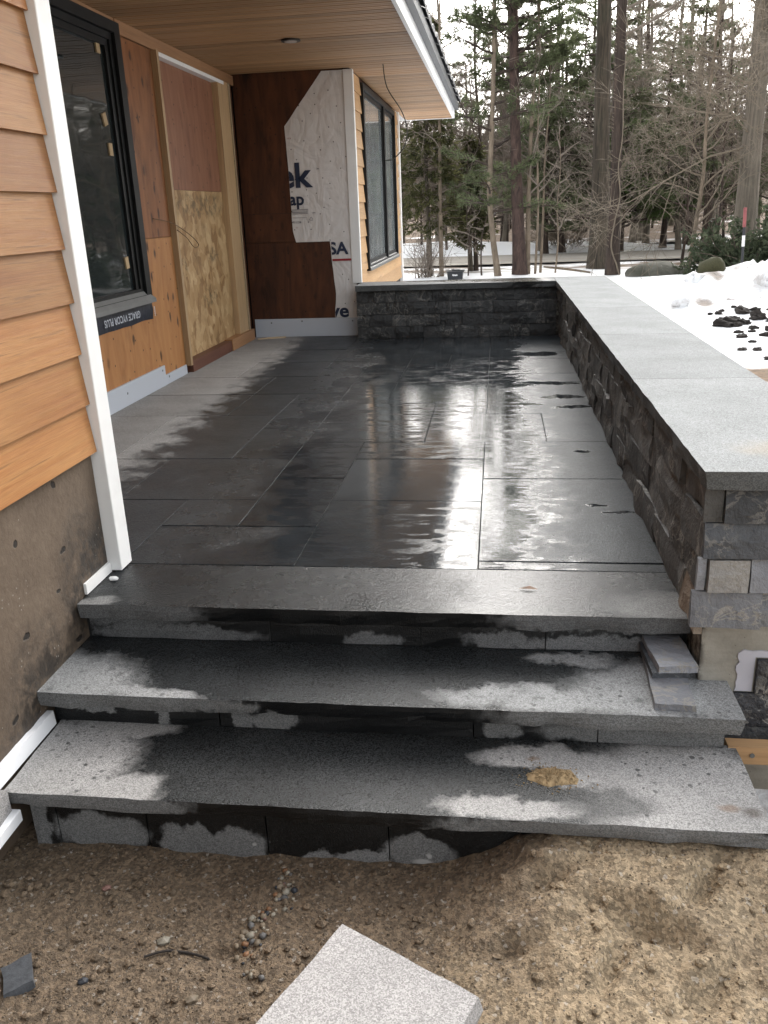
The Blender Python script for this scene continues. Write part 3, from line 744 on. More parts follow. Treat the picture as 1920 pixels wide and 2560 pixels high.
for r in range(4):
    y = 1.925 if r % 2 else 1.915; k = 0
    while y < 7.0:
        L = rv.choice([.16, .22, .28, .34, .42, .5]); e = y + L
        if 7.02 - e < .12: e = 7.02
        mt = ven_side
        if r == 0 and k == 0: e = 2.10; mt = ven_rust
        vstone(y, e, rows[r], rows[r + 1], 'x', .490, -1, .009, mt, 300 + r * 40 + k, amp=.0135, proud=.004 if mt is ven_side else .012); y = e; k += 1
# near end of the wall: tiles stuck on the concrete
ends = [(.472, .515, .296, .386, ven_side), (.517, .86, .296, .386, ven_dark), (.478, .86, .2095, .2945, ven_dark), (.470, .492, .124, .207, ven_end), (.494, .587, .124, .207, ven_pale), (.589, .86, .124, .207, ven_end),
        (.462, .624, .031, .1225, ven_end), (.626, .86, .031, .1225, ven_end), (.632, .86, -.150, -.058, ven_black), (.586, .86, -.240, -.152, ven_black), (.560, .69, -.328, -.242, ven_dark), (.692, .86, -.328, -.242, ven_dark)]
for i, (a, b, z0, z1, mt) in enumerate(ends): vstone(a, b, z0, z1, 'y', 1.893, -1, .021, mt, 700 + i, amp=.0025, nxx=4)
ad = MB()
ra_ = random.Random(3)
pts = [(.590 + ra_.uniform(-.004, .005), -.150 + .0115 * k) for k in range(10)] + [(.60 + .02 * k, -.040 + ra_.uniform(-.003, .004)) for k in range(14)] + [(.86, -.055), (.629, -.055), (.629, -.150)]
n = len(pts)
under(prism('adhesive_patch', primer, pts, 1, 1.911, 1.917), wall)
def coping(x0, x1, y0, y1, rough, nx_, ny_, seed):
    def d(p, on):
        q = p.copy(); k = (.43 - p.z) / .044
        for ax, lo, hi, flag in ((0, 0, 1, rough[:2]), (1, 2, 3, rough[2:])):
            for s_, ix, fl in ((1, lo, flag[0]), (-1, hi, flag[1])):
                if on[ix] and fl: q[ax] += s_ * (.010 * k * (.6 + nz(p, 9, seed)) + .006 * nz(p, 20, seed) * (k > .05) + .003 * nz(p, 16, seed + 4))
        return q
    v, f = gridbox(x0, x1, y0, y1, WZ, .43, nx_, ny_, 2, d)
    under(meshobj('coping_stone', v, f, coping_m), wall)
cy = [1.862, 2.938, 4.0, 5.088, 7.37]
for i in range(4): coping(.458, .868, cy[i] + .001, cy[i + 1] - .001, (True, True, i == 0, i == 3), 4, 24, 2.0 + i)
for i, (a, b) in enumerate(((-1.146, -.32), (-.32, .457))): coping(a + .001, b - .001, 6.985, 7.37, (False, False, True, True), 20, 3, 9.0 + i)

# ------------------------------------------------------------------ house
house = empty('house', (-1.6, 4.5, -.4), 'cedar clad house under construction with deep wooden eave and recessed entry', 'house')
def H(o): return under(o, house)
def Hc(o, par):            # sub-part: child of a part that already hangs under the house
    o.parent = par; return o
SZ = 2.045                  # soffit height
SX = -.565                  # back of the fascia
# foundation, shell
H(box('foundation_wall', parged, -1.45, -1.158, -3, 2.222, -1.0, .384))
H(box('wall_core', ply_dark, -1.45, -1.152, -3, 2.296, .385, SZ + .05))
H(box('wall_core', ply_dark, -2.3, -1.452, 2.22, 2.296, -.5, SZ + .05))
H(box('foundation_wall', parged, -1.45, -1.152, 7.37, 10.55, -1.0, .16))
H(box('wall_core', ply_dark, -1.45, -1.168, 7.285, 10.5, .161, SZ + .05))
# siding
def siding_board(par, mt, y0, y1, z, seed, e=.139):
    rr = random.Random(seed); dz = rr.uniform(-.0015, .0015)
    prof = [(-1.1515, z + e + .012), (-1.1365, z + dz), (-1.1475, z + dz), (-1.158, z + e + .012)]
    # profile in x,z extruded along y with a slightly wavy butt edge
    nseg = max(2, int((y1 - y0) / .3)); vv = []; ff = []
    for i in range(nseg + 1):
        y = y0 + (y1 - y0) * i / nseg; w = .0016 * mnoise.noise(Vector((y * 2.1, z * 9, seed)))
        for k, (x, zz) in enumerate(prof): vv.append((x + (w if k in (1, 2) else 0), y, zz + (w if k in (1, 2) else 0)))
    for i in range(nseg):
        for k in range(4): a = i * 4 + k; b = i * 4 + (k + 1) % 4; ff.append((a, b, b + 4, a + 4))
    ff += [(0, 3, 2, 1), (nseg * 4, nseg * 4 + 1, nseg * 4 + 2, nseg * 4 + 3)]
    return Hc(meshobj('siding_board', vv, ff, mt), par)
near_side = H(box('siding_wall', mortar, -1.1575, -1.1535, -2.9, 2.22, .39, SZ - .02))
near_side.matrix_parent_inverse = Matrix.Identity(4); near_side.parent = None
def part_root(o):          # parts that carry sub-parts: bake the offset so children can use world coordinates
    o.parent = house; o.matrix_parent_inverse = Matrix.Translation(-house.location); return o
part_root(near_side)
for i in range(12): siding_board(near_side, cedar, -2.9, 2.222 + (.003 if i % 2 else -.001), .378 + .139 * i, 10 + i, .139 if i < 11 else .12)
far_side = part_root(box('siding_wall', mortar, -1.166, -1.158, 7.29, 10.48, .17, SZ - .02))
FW = (7.72, 10.05, .50, 2.005)        # far window opening y0,y1,z0,z1
for i in range(-1, 12):
    z = .378 + .139 * i; e = .139 if i < 11 else .12
    if z + e > FW[2] + .03 and z < FW[3] - .02:
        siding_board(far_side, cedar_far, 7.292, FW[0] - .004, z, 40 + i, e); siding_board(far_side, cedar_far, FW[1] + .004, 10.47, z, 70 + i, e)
    else: siding_board(far_side, cedar_far, 7.292, 10.47, z, 40 + i, e)
# corner boards
H(box('corner_trim', white_trim, -1.165, -1.118, 2.226, 2.302, 0.004, SZ - .003, bev=.002))
H(box('corner_trim', white_trim, -1.205, -1.128, 7.236, 7.287, .434, SZ - .003, bev=.002))
H(box('corner_trim', white_trim, -1.17, -1.126, 10.475, 10.56, -.3, SZ - .003, bev=.002))
# recess: back wall (wet plywood, recess shade painted into its colour), three sheets
for z0, z1 in ((-.4, .778), (.7805, 1.005), (1.0075, SZ + .04)): H(box('sheathing_panel', ply_dark, -2.098, -1.172, 7.252, 7.284, z0, z1))
H(box('wall_core', mortar, -2.3, -1.17, 7.286, 7.40, -.4, SZ + .04))
# recess: long wall
H(box('wall_core', mortar, -2.35, -2.165, 2.3, 7.285, -.5, SZ + .04))
prism_pts = [(2.3, -.1), (5.553, -.1), (5.553, .889), (5.03, .889), (5.03, .47), (2.3, .47)]
H(prism('sheathing_panel', ply_lower, prism_pts, 0, -2.16, -2.10))
H(box('sheathing_panel', ply_upper, -2.16, -2.101, 5.03, 5.553, .8915, 1.968))
H(box('sheathing_panel', ply_upper, -2.16, -2.102, 2.3, 3.2, .473, 1.968))
H(box('batten', batten_wood, -2.16, -2.086, 5.03, 6.45, 1.971, SZ - .003)); H(box('batten', batten_wood, -2.16, -2.089, 6.453, 7.25, 1.971, SZ - .003))
H(box('batten', batten_wood, -2.16, -2.09, 2.3, 5.028, 2.02, SZ - .003))
# boarded door opening
H(box('door_casing', stud_wood, -2.16, -2.064, 5.556, 5.592, .05, 1.969)); H(box('door_casing', white_trim, -2.16, -2.078, 5.5925, 5.622, .06, 1.969))
H(box('door_casing', white_trim, -2.16, -2.078, 5.624, 6.95, 1.945, 1.969))
H(box('door_panel', ply_door, -2.165, -2.128, 5.624, 6.795, 1.1805, 1.944))
H(box('door_panel', osb, -2.165, -2.124, 5.624, 6.795, .08, 1.178))
H(box('door_stud', stud_wood, -2.165, -2.080, 6.80, 7.045, .09, 1.969)); H(box('door_stud', pale_wood, -2.165, -2.070, 7.047, 7.075, .09, 1.969))
H(box('sheathing_panel', ply_dark, -2.165, -2.11, 7.077, 7.251, -.1, 1.969))
H(box('door_sill', sill_wood, -2.165, -2.066, 5.595, 6.50, .0, .078)); H(box('door_sill', batten_wood, -2.165, -2.058, 6.503, 7.14, .0, .088))
# white flashing boards
H(box('flashing_board', white_board, -2.1, -2.088, 2.35, 5.145, .001, .125)); H(box('flashing_board', white_board, -2.1, -2.090, 5.148, 5.535, .001, .062))
H(box('flashing_board', white_board, -2.075, -1.160, 7.238, 7.2515, .001, .152)); H(box('flashing_board', white_trim, -1.157, -1.149, 2.06, 2.224, .002, .034))
for x, z in ((-1.93, .12), (-1.66, .13), (-1.22, .125)): H(box('screw_head', gray_metal, x - .006, x + .006, 7.236, 7.2375, z - .006, z + .006))
for y, z in ((5.10, .10), (4.55, .07), (5.2, .045)): H(box('screw_head', gray_metal, -2.0875, -2.0865, y - .006, y + .006, z - .006, z + .006))
# near window in the recess
def window(y0, y1, z0, z1, xo, fw, depth, glass_m, pr):
    w = part_root(MB().box(xo - depth, xo + pr, y0, y0 + fw, z0, z1).box(xo - depth, xo + pr, y1 - fw, y1, z0, z1).box(xo - depth, xo + pr, y0 + fw, y1 - fw, z1 - fw * .75, z1).box(xo - depth, xo + pr, y0 + fw, y1 - fw, z0, z0 + fw * .7).build('window', black_frame))
    return w
win = window(3.2, 5.05, .525, 2.018, -2.10, .075, .09, glass, .028)
Hc(MB().box(-2.15, -2.092, 4.94, 4.974, .58, 1.96).box(-2.15, -2.092, 3.276, 4.94, 1.925, 1.96).box(-2.15, -2.092, 3.276, 4.94, .58, .615).build('sash', black_frame), win)
Hc(MB().box(-2.15, -2.104, 4.90, 4.9395, .616, 1.924).box(-2.15, -2.104, 3.276, 4.90, 1.89, 1.924).build('sash', black_frame), win)
Hc(box('pane', glass, -2.14, -2.120, 3.276, 4.899, .616, 1.889), win)
Hc(prism('sill', gray_metal, [(-2.13, .600), (-2.096, .598), (-2.052, .548), (-2.05, .528), (-2.13, .528)], 1, 3.2, 5.052) if False else MB().add([(-2.13, 3.2, .600), (-2.092, 3.2, .598), (-2.052, 3.2, .552), (-2.05, 3.2, .530), (-2.13, 3.2, .530), (-2.13, 5.0, .600), (-2.092, 5.0, .598), (-2.052, 5.052, .552), (-2.05, 5.052, .530), (-2.13, 5.052, .530)],
    [(0, 1, 6, 5), (1, 2, 7, 6), (2, 3, 8, 7), (3, 4, 9, 8), (4, 0, 5, 9), (4, 3, 2, 1, 0), (5, 6, 7, 8, 9)]).build('sill', gray_metal), win)
for y, z, a in ((4.83, 1.875, 0), (4.80, 1.52, .3), (4.825, 1.37, 0), (4.84, .77, .1), (4.3, 1.87, 0)):
    c, s_ = math.cos(a), math.sin(a); q = [(-.022, -.032), (.022, -.032), (.022, .032), (-.022, .032)]
    vv = [(-2.1195 + k, y + u * c - v * s_, z + u * s_ + v * c) for k in (0, .008) for u, v in q]
    Hc(meshobj('spacer_block', vv, [(0, 3, 2, 1), (4, 5, 6, 7), (0, 1, 5, 4), (1, 2, 6, 5), (2, 3, 7, 6), (3, 0, 4, 7)], sticker), win)
# black flashing tape with upside-down print
tp = []; ff = []
ysn = [3.2 + i * .0625 for i in range(31)]
for y in ysn:
    w = .006 * mnoise.noise(Vector((y * 6, 0, 1))); tp += [(-2.094, y, .529), (-2.090 + .004 * mnoise.noise(Vector((y * 9, 2, 0))), y, .48), (-2.096, y, .428 + w)]
for i in range(30):
    for k in range(2): a = i * 3 + k; ff.append((a, a + 1, a + 4, a + 3))
tapeo = part_root(meshobj('flashing_tape', tp, ff, tape, smooth=True)); sol = [(-2.094, 5.076, .529)]
# local frame of print on wall facing +x, upside down: text x -> -y, text y -> -z
RU = Matrix(((0, 0, 1, 0), (-1, 0, 0, 0), (0, -1, 0, 0), (0, 0, 0, 1)))
text_mesh('lettering', 'GRACE VYCOR PLUS', .055, print_white, tapeo, .001, (-2.0835, 4.86, .497), RU, sx=.95)
text_mesh('lettering', 'VYCOR', .022, print_white, tapeo, .001, (-2.0835, 5.075, .44), Matrix(((0, 0, 1, 0), (0, 1, 0, 0), (1, 0, 0, 0), (0, 0, 0, 1))), sx=.8)
# house wrap on the back wall
def wl(z):
    for (z0, x0), (z1, x1) in zip(WL[:-1], WL[1:]):
        if z0 <= z <= z1: return x0 + (x1 - x0) * (z - z0) / max(1e-6, z1 - z0)
    return WL[-1][1]
WL = [(.775, -1.665), (.86, -1.688), (1.36, -1.69), (1.66, -1.70), (1.71, -1.655), (2.04, -1.375)]
WL2 = [(.153, -1.372), (.35, -1.352), (.58, -1.370), (.775, -1.38)]
def wrapy(x, z): return 7.2455 - .0035 * (mnoise.noise(Vector((x * 5, z * 3, 0))) + .6 * mnoise.noise(Vector((x * 3 + z * 7, z * 2, 5))))
vv = []; ff = []
def wrap_patch(zs, left, right):
    nxx = 12; base = len(vv)
    for z in zs:
        a = left(z); a += .004 * mnoise.noise(Vector((z * 12, 1, 1)))
        for i in range(nxx + 1): x = a + (right - a) * i / nxx; vv.append((x, wrapy(x, z), z))
    for j in range(len(zs) - 1):
        for i in range(nxx): k = base + j * (nxx + 1) + i; ff.append((k, k + 1, k + nxx + 2, k + nxx + 1))
wrap_patch([.775 + (2.04 - .775) * j / 30 for j in range(31)], wl, -1.172)
def wl2(z):
    global WL; s_ = WL; WL = WL2; r = wl(z); WL = s_; return r
wrap_patch([.153 + (.775 - .153) * j / 16 for j in range(17)], wl2, -1.172)
wrapo = part_root(meshobj('house_wrap', vv, ff, wrap_m, smooth=True)); wrapo['label'] = 'torn white house wrap sheet with blue print on the dark back wall'
RW = Matrix(((1, 0, 0, 0), (0, 0, -1, 0), (0, 1, 0, 0), (0, 0, 0, 1)))     # text faces -y
Yp = 7.2385
def wtxt(s, size, x, z, bold, mt=print_blue, sx=1.0, lo=None): return text_mesh('lettering', s, size, mt, wrapo, bold, (x, Yp, z), RW, cut=[(Vector((lo, 0, 0)), Vector((-1, 0, 0)))] if lo else None, sx=sx)
wtxt('ek', .258, -1.775, 1.205, .0075, lo=-1.687, sx=1.05)
wtxt('ap', .135, -1.700, 1.068, .0035, lo=-1.686)
wtxt('SA', .135, -1.393, .672, .004, lo=-1.369, sx=1.05)
wtxt('ve', .155, -1.405, .160, .0045, lo=-1.366, sx=1.1)
wtxt('VEK.COM', .024, -1.690, .925, .0002, print_gray, sx=.78)
for z in (1.375, ): wtxt('TM', .018, -1.462, 1.33, .0002, print_gray)
wtxt('R', .014, -1.548, 1.13, .0, print_gray); wtxt('USA', .016, -1.515, .998, .0004, print_gray)
lines = MB()
for z, x1, h in ((1.028, -1.545, .004), (1.020, -1.545, .002), (1.008, -1.55, .005), (.998, -1.55, .004), (.968, -1.56, .002)): lines.box(-1.682, x1, Yp - .0006, Yp, z, z + h)
# small recycling triangle outline
for a in range(3):
    t0 = R(90 + a * 120); t1 = R(90 + (a + 1) * 120); c = Vector((-1.525, Yp, .955)); r_ = .019
    p0 = c + Vector((math.cos(t0) * r_, 0, math.sin(t0) * r_)); p1 = c + Vector((math.cos(t1) * r_, 0, math.sin(t1) * r_)); dd = (p1 - p0).normalized(); nn = Vector((-dd.z, 0, dd.x)) * .002
    p0 += dd * .006; p1 -= dd * .002
    lines.add([p0 - nn, p0 + nn, p1 + nn, p1 - nn], [(0, 3, 2, 1)])
Hc(lines.build('fine_print', print_gray), wrapo)
Hc(MB().box(-1.366, -1.205, Yp - .0008, Yp, .617, .634).build('red_stripe', print_red), wrapo)
wtxt('140714', .016, -1.683, 1.565, .0, print_red, sx=.7)
wtxt('15', .016, -1.660, .885, .0, print_red)
# far window
fwin = window(FW[0], FW[1], FW[2], FW[3], -1.155, .06, .05, glass_far, .034)
Hc(MB().box(-1.19, -1.124, 9.08, 9.17, .543, 1.959).build('mullion', black_frame), fwin)
for a, b in ((7.781, 9.079), (9.171, 9.989)):
    Hc(MB().box(-1.157, -1.142, a, a + .03, .545, 1.955).box(-1.157, -1.142, b - .03, b, .545, 1.955).box(-1.157, -1.142, a + .03, b - .03, 1.92, 1.955).box(-1.157, -1.142, a + .03, b - .03, .545, .585).build('sash', gray_metal if False else black_frame), fwin)
    Hc(box('pane', glass_far, -1.1565, -1.151, a + .031, b - .031, .586, 1.919), fwin)
Hc(MB().add([(-1.15, FW[0], .560), (-1.112, FW[0], .52), (-1.11, FW[0], .497), (-1.15, FW[0], .497), (-1.15, FW[1], .560), (-1.112, FW[1], .52), (-1.11, FW[1], .497), (-1.15, FW[1], .497)],
    [(0, 1, 5, 4), (1, 2, 6, 5), (2, 3, 7, 6), (3, 0, 4, 7), (3, 2, 1, 0), (4, 5, 6, 7)]).build('sill', gray_metal), fwin)
# soffit
soff = part_root(MB().box(-2.3, SX, 2.3, 7.28, SZ + .02, SZ + .035).box(-1.15, SX, -3, 2.3, SZ + .02, SZ + .035).box(-1.15, SX, 7.28, 11.39, SZ + .02, SZ + .035).build('soffit', mortar))
w_ = .0832; i = 0; y = -2.95
while y < 11.38:
    x0 = -2.10 if 2.3 < y + w_ * .5 < 7.2 else -1.15
    if y > 0.5:
        c = .008; a0, a1 = y + .0018, min(y + w_ - .0018, 11.39)
        prof = [(a0, SZ + .015), (a0, SZ + c), (a0 + c, SZ), ((a0 + a1) / 2 - .004, SZ), ((a0 + a1) / 2, SZ + .0035), ((a0 + a1) / 2 + .004, SZ), (a1 - c, SZ), (a1, SZ + c), (a1, SZ + .015)]
        rr = random.Random(i); dz = rr.uniform(-.0012, .0012); k = len(prof)
        vv = [(xx, yy, zz + dz) for xx in (x0, SX) for yy, zz in prof]
        ff = [(q, (q + 1) % k, (q + 1) % k + k, q + k) for q in range(k)] + [tuple(range(k - 1, -1, -1)), tuple(range(k, 2 * k))]
        Hc(meshobj('soffit_board', vv, ff, soffit_wood), soff)
    y += w_; i += 1
H(box('soffit_end_trim', soffit_wood, -1.13, SX, 11.392, 11.43, SZ - .004, SZ + .06))
H(box('fascia', fascia_white, SX + .001, -.54, -3, 11.44, SZ - .012, 2.19))
H(box('fascia', fascia_white, -4.2, -.5405, 11.4415, 11.465, SZ + .06, 2.30) if False else box('rake_board', fascia_white, -1.3, -.5405, 11.4415, 11.465, SZ - .01, 2.19))
H(MB().box(-.60, -.492, -3, 11.47, 2.191, 2.203).box(-.4995, -.492, -3, 11.47, 2.126, 2.1905).box(-.5385, -.500, -3, 11.47, 2.126, 2.131).build('drip_edge', metal_dark))
roof = part_root(MB().add([(-.55, -3, 2.205), (-.55, 11.47, 2.205), (-4.5, 11.47, 3.9), (-4.5, -3, 3.9), (-.55, -3, 2.235), (-.55, 11.47, 2.235), (-4.5, 11.47, 3.93), (-4.5, -3, 3.93)],
    [(0, 1, 2, 3), (7, 6, 5, 4), (0, 4, 5, 1), (1, 5, 6, 2), (2, 6, 7, 3), (3, 7, 4, 0)]).build('roof', roof_m))
tl = None
for i in range(44):
    y = 11.45 - i * .33
    if y < -2.8: break
    v, f = [], []
    rr = random.Random(i + 900); o_ = rr.uniform(-.006, .008)
    for xx, zz in ((-.468 + o_, 2.205), (-.95, 2.412)):
        for k in range(7):
            t = k / 6; v.append((xx, y - .32 * t, zz + .052 * math.sin(math.pi * t) ** .7 + .004))
    for k in range(6): f.append((k, k + 1, k + 8, k + 7))
    base = 14; v += [(-.468 + o_, y, 2.203), (-.468 + o_, y - .32, 2.203)]
    f.append((14, 0, 1, 2, 3, 4, 5, 6, 15)[::-1])
    Hc(meshobj('roof_tile', v, f, roof_m), roof)
# recessed light
lt = part_root(MB().add(*tubegeo([(-1.32, 5.97, SZ - .010), (-1.32, 5.97, SZ + .012)], .062, 20)).build('recessed_light', bronze))
Hc(MB().add(*tubegeo([(-1.32, 5.97, SZ - .0125), (-1.32, 5.97, SZ - .009)], .041, 18)).build('lens', lens_m), lt)

# ------------------------------------------------------------------ wires
def wire(name, pts, r, mt, label):
    o = MB().add(*tubegeo(smooth_pts(pts), r, 6)).build(name, mt, smooth=True); return tag(o, label, 'wire')
wire('electrical_wire', [(-.875, 7.13, 2.05), (-.845, 7.1, 1.88), (-.73, 7.05, 1.70), (-.69, 7.0, 1.56), (-.715, 6.98, 1.45), (-.80, 6.98, 1.37), (-.87, 7.0, 1.362)], .0042, wire_m, 'loose dark electrical wire hanging from the soffit beside the far window')
wire('electrical_wire', [(-2.102, 5.27, 1.005), (-2.06, 5.40, .985), (-2.05, 5.55, .954), (-2.04, 5.76, .886), (-2.04, 5.885, .83), (-2.045, 5.86, .808), (-2.05, 5.80, .82), (-2.05, 5.70, .876), (-2.06, 5.56, .93)], .0028, wire_tan, 'thin brown wire curling out of the wall over the boarded door')

# ------------------------------------------------------------------ small things about the steps
def leaf_tile(name, cx, cy, z0, w, d, t, ang, mt, label, cat, group=None, seed=0, amp=.002):
    def dd(p, on):
        q = p.copy()
        if on[0]: q.x += amp * 1.5 * nz(p, 30, seed)
        if on[1]: q.x -= amp * 1.5 * nz(p, 30, seed + 2)
        if on[2]: q.y += amp * 2 * nz(p, 30, seed + 4)
        if on[5]: q.z += amp * .8 * nz(p, 18, seed + 6)
        return q
    v, f = gridbox(-w / 2, w / 2, -d / 2, d / 2, 0, t, 6, 8, 2, dd)
    o = meshobj(name, v, f, mt); o.location = (cx, cy, z0); o.rotation_euler = (0, 0, ang)
    return tag(o, label, cat, group)
leaf_tile('stone_tile', .424, 1.912, -.1245, .092, .285, .017, R(-2), ven_gray, 'long gray white-veined stone tile at the bottom of the stack on the middle step', 'stone tile', 'loose stone tiles stacked on the step', 1)
leaf_tile('stone_tile', .424, 1.972, -.1068, .088, .168, .015, R(3), ven_dark, 'dark stone tile in the middle of the stack on the middle step', 'stone tile', 'loose stone tiles stacked on the step', 2)
leaf_tile('stone_tile', .438, 1.972, -.0912, .094, .172, .018, R(5), ven_gray, 'short gray stone tile with white veins on top of the stack on the middle step', 'stone tile', 'loose stone tiles stacked on the step', 3)
# sand spilled on the lowest step
def heap_geo(cx, cy, z, rx_, ry_, h, seed, n=14):
    vv = []; ff = []
    for j in range(n + 1):
        for i in range(n + 1):
            u = i / n * 2 - 1; v = j / n * 2 - 1; x = cx + u * rx_; y = cy + v * ry_
            e = max(0, 1 - (u * u + v * v) * (1 + .5 * mnoise.noise(Vector((u * 2, v * 2, seed)))))
            vv.append((x, y, z - .003 + h * e ** .7 + (.004 * mnoise.noise(Vector((x * 60, y * 60, seed))) if e > 0 else 0)))
    for j in range(n):
        for i in range(n): k = j * (n + 1) + i; ff.append((k, k + 1, k + n + 2, k + n + 1))
    return vv, ff
dry_sand = stone_mat('dry_sand', (.42, .30, .16), .9)
sg = MB(); sg.add(*heap_geo(.135, 1.655, -.24, .062, .035, .015, 3, 26)); rs_ = random.Random(77)
for i in range(420):
    a = rs_.uniform(0, 6.283); q = abs(rs_.gauss(0, .75)); r = rs_.uniform(.0009, .0026)
    x, y = .135 + .055 * q * math.cos(a), 1.655 + .033 * q * math.sin(a); z = -.2395 + max(0, .012 * (1 - q * q * .7)) + r * .4
    sg.add([(x + r * v[0], y + r * v[1], z + r * v[2]) for v in ((1, 0, 0), (-1, 0, 0), (0, 1, 0), (0, -1, 0), (0, 0, 1), (0, 0, -1))], [(0, 2, 4), (2, 1, 4), (1, 3, 4), (3, 0, 4), (2, 0, 5), (1, 2, 5), (3, 1, 5), (0, 3, 5)])
tag(sg.build('sand_spill', dry_sand), 'small heap of tan sand spilled on the lowest granite step', 'sand')
# loose granite block in the foreground
def gb(p, on):
    q = p.copy()
    k = (p.z < .05)
    for ax, i0, i1 in ((0, 0, 1), (1, 2, 3)):
        if on[i0]: q[ax] += .006 * nz(p, 12, 3) + (.006 if on[5] else 0) + (.010 * (nz((p.x * 1.0, p.y, p.z * 3), 8, 6) > .05) if not on[5] else 0)
        if on[i1]: q[ax] -= .006 * nz(p, 12, 5) + (.006 if on[5] else 0) + (.010 * (nz((p.x * 1.0, p.y, p.z * 3), 8, 9) > .05) if not on[5] else 0)
    if on[5]: q.z += .0012 * nz(p, 26, 2)
    return q
bv, bf = gridbox(0, .31, -.62, 0, 0, .13, 14, 26, 4, gb)
blk = meshobj('granite_block', bv, bf, loose_granite); blk.location = (-.287, 1.249, -.42); blk.rotation_euler = (0, 0, math.atan2(-.133, .262))
tag(blk, 'pale speckled granite block lying on the sand in the foreground', 'block')
# timber behind the right end of the steps
pl_ = box('timber_plank', wood('plank_wood', [(.25, (.40, .22, .10)), (.5, (.56, .34, .17)), (.75, (.64, .42, .23))], 0), .556, 1.25, 1.80, 1.835, -.284, -.236)
sc_ = MB().add(*tubegeo([(.612, 1.799, -.258), (.612, 1.797, -.258)], .006, 10)).build('screw_head', gray_metal, pl_)
tag(pl_, 'short pine plank wedged beside the right end of the lowest step', 'plank')
# white foam strip and boards along the house foundation
vv = []; ff = []; N_ = 16
for i in range(N_ + 1):
    t = i / N_; y = 1.50 + .275 * t; w = .004 * mnoise.noise(Vector((y * 25, 0, 2)))
    for x, z in ((-1.157, -.236), (-1.157, -.196 + w), (-1.140, -.196 + w * .5), (-1.1375, -.236)): vv.append((x, y, z + (-.01 if i in (0, N_) else 0) * 0))
for i in range(N_):
    for k in range(4): a = i * 4 + k; b = i * 4 + (k + 1) % 4; ff.append((a, b, b + 4, a + 4))
ff += [(0, 1, 2, 3), (N_ * 4 + 3, N_ * 4 + 2, N_ * 4 + 1, N_ * 4)]
fs_ = meshobj('foam_strip', vv, ff, foam_white); tag(fs_, 'ragged white foam strip along the foundation beside the lowest step', 'foam strip')
fb = box('foam_board', foam_white, -1.156, -1.092, 1.10, 1.500, -.315, -.283, bev=.002); tag(fb, 'white foam board end sticking out below the left end of the lowest step', 'board')
pv = leaf_tile('paver_offcut', -1.128, 1.36, -.2825, .055, .26, .058, R(4), loose_granite, 'pale granite offcut lying on the white foam board at the left edge', 'paver', seed=5)
# debris on the patio
ch = MB().add([(-2.02, 7.08, .002), (-1.79, 7.150, .002), (-1.80, 7.185, .002), (-1.93, 7.125, .002), (-2.02, 7.08, .010), (-1.79, 7.150, .014), (-1.80, 7.185, .014), (-1.93, 7.125, .016)],
    [(3, 2, 1, 0), (4, 5, 6, 7), (0, 1, 5, 4), (1, 2, 6, 5), (2, 3, 7, 6), (3, 0, 4, 7)]).build('wood_splinter', pale_wood)
tag(ch, 'pale splinter of wood lying on the patio below the back wall', 'wood splinter')
tag(meshobj('wood_chip', *stonegeo((-1.118, 2.165, .006), (.018, .010, .007), 4), white_trim), 'tiny white chip on the top step by the corner post', 'chip')
lf = MB().add([(.065, 2.156, .003), (.09, 2.148, .006), (.118, 2.150, .004), (.095, 2.160, .010)], [(0, 1, 3), (1, 2, 3), (2, 1, 0)]).build('dead_leaf', stone_mat('leaf_tan', (.22, .11, .05)))
tag(lf, 'small curled brown leaf on the wet top step', 'leaf')

# ------------------------------------------------------------------ stones on the sand
def sandz(x, y): return sand_h(x, y)
rp = random.Random(5)
for i in range(85):
    t = rp.random(); y = 1.50 - .30 * t; x = -.475 + .02 * math.sin(t * 7) + rp.gauss(0, .016) - .01 * t
    r = .0035 + .0065 * rp.random() ** 2
    o = meshobj('pebble', *stonegeo((0, 0, 0), (r * rp.uniform(.9, 1.4), r, r * .75), i + 1), rp.choice(peb + [peb[0], peb[5], peb[2]]), smooth=True)
    o.location = (x, y, sandz(x, y) + r * .3); o.rotation_euler = (0, 0, rp.uniform(0, 3))
    tag(o, 'small rounded pebble in the trickle of gravel below the lowest step', 'pebble', 'pebbles in the gravel trickle')
for x, y, r, k, lab in ((-.677, 1.281, .017, 2, 'pale angular stone on the brown sand left of the gravel trickle'), (-.86, 1.41, .012, 3, 'small pink stone on the sand under the left steps'), (-.80, 1.17, .012, 1, 'small dark stone on the sand near the lower left corner'),
                        (-.93, 1.16, .030, 1, 'flat gray slate fragment at the left edge of the sand'), (-.57, 1.15, .014, 5, 'brown stone on the sand left of the granite block')):
    r *= .72 if r < .028 else 1
    sh = (r * 1.4, r, r * .7) if r < .028 else (r * .9, r * 1.3, r * .35)
    o = meshobj('stone', *(stonegeo((0, 0, 0), sh, int(r * 1000)) if r < .028 else gridbox(-.028, .028, -.036, .036, -.012, .008, 3, 3, 1, lambda p, on: p + Vector((.006 * nz(p, 30, 4), .008 * nz(p, 30, 9), .15 * p.x)))), slate_bit if r > .028 else peb[k]); o.location = (x, y, sandz(x, y) + r * .3); o.rotation_euler = (0, 0, .6); tag(o, lab, 'stone')
tag(MB().add(*tubegeo(smooth_pts([(-.70, 1.235, sandz(-.70, 1.235) + .006), (-.66, 1.256, sandz(-.66, 1.256) + .005), (-.61, 1.262, sandz(-.61, 1.262) + .004), (-.57, 1.252, sandz(-.57, 1.252) + .003)]), .0028, 5)).build('root', clod_m), 'dark bent root lying on the brown sand', 'root')
gv = MB(); rg = random.Random(8)
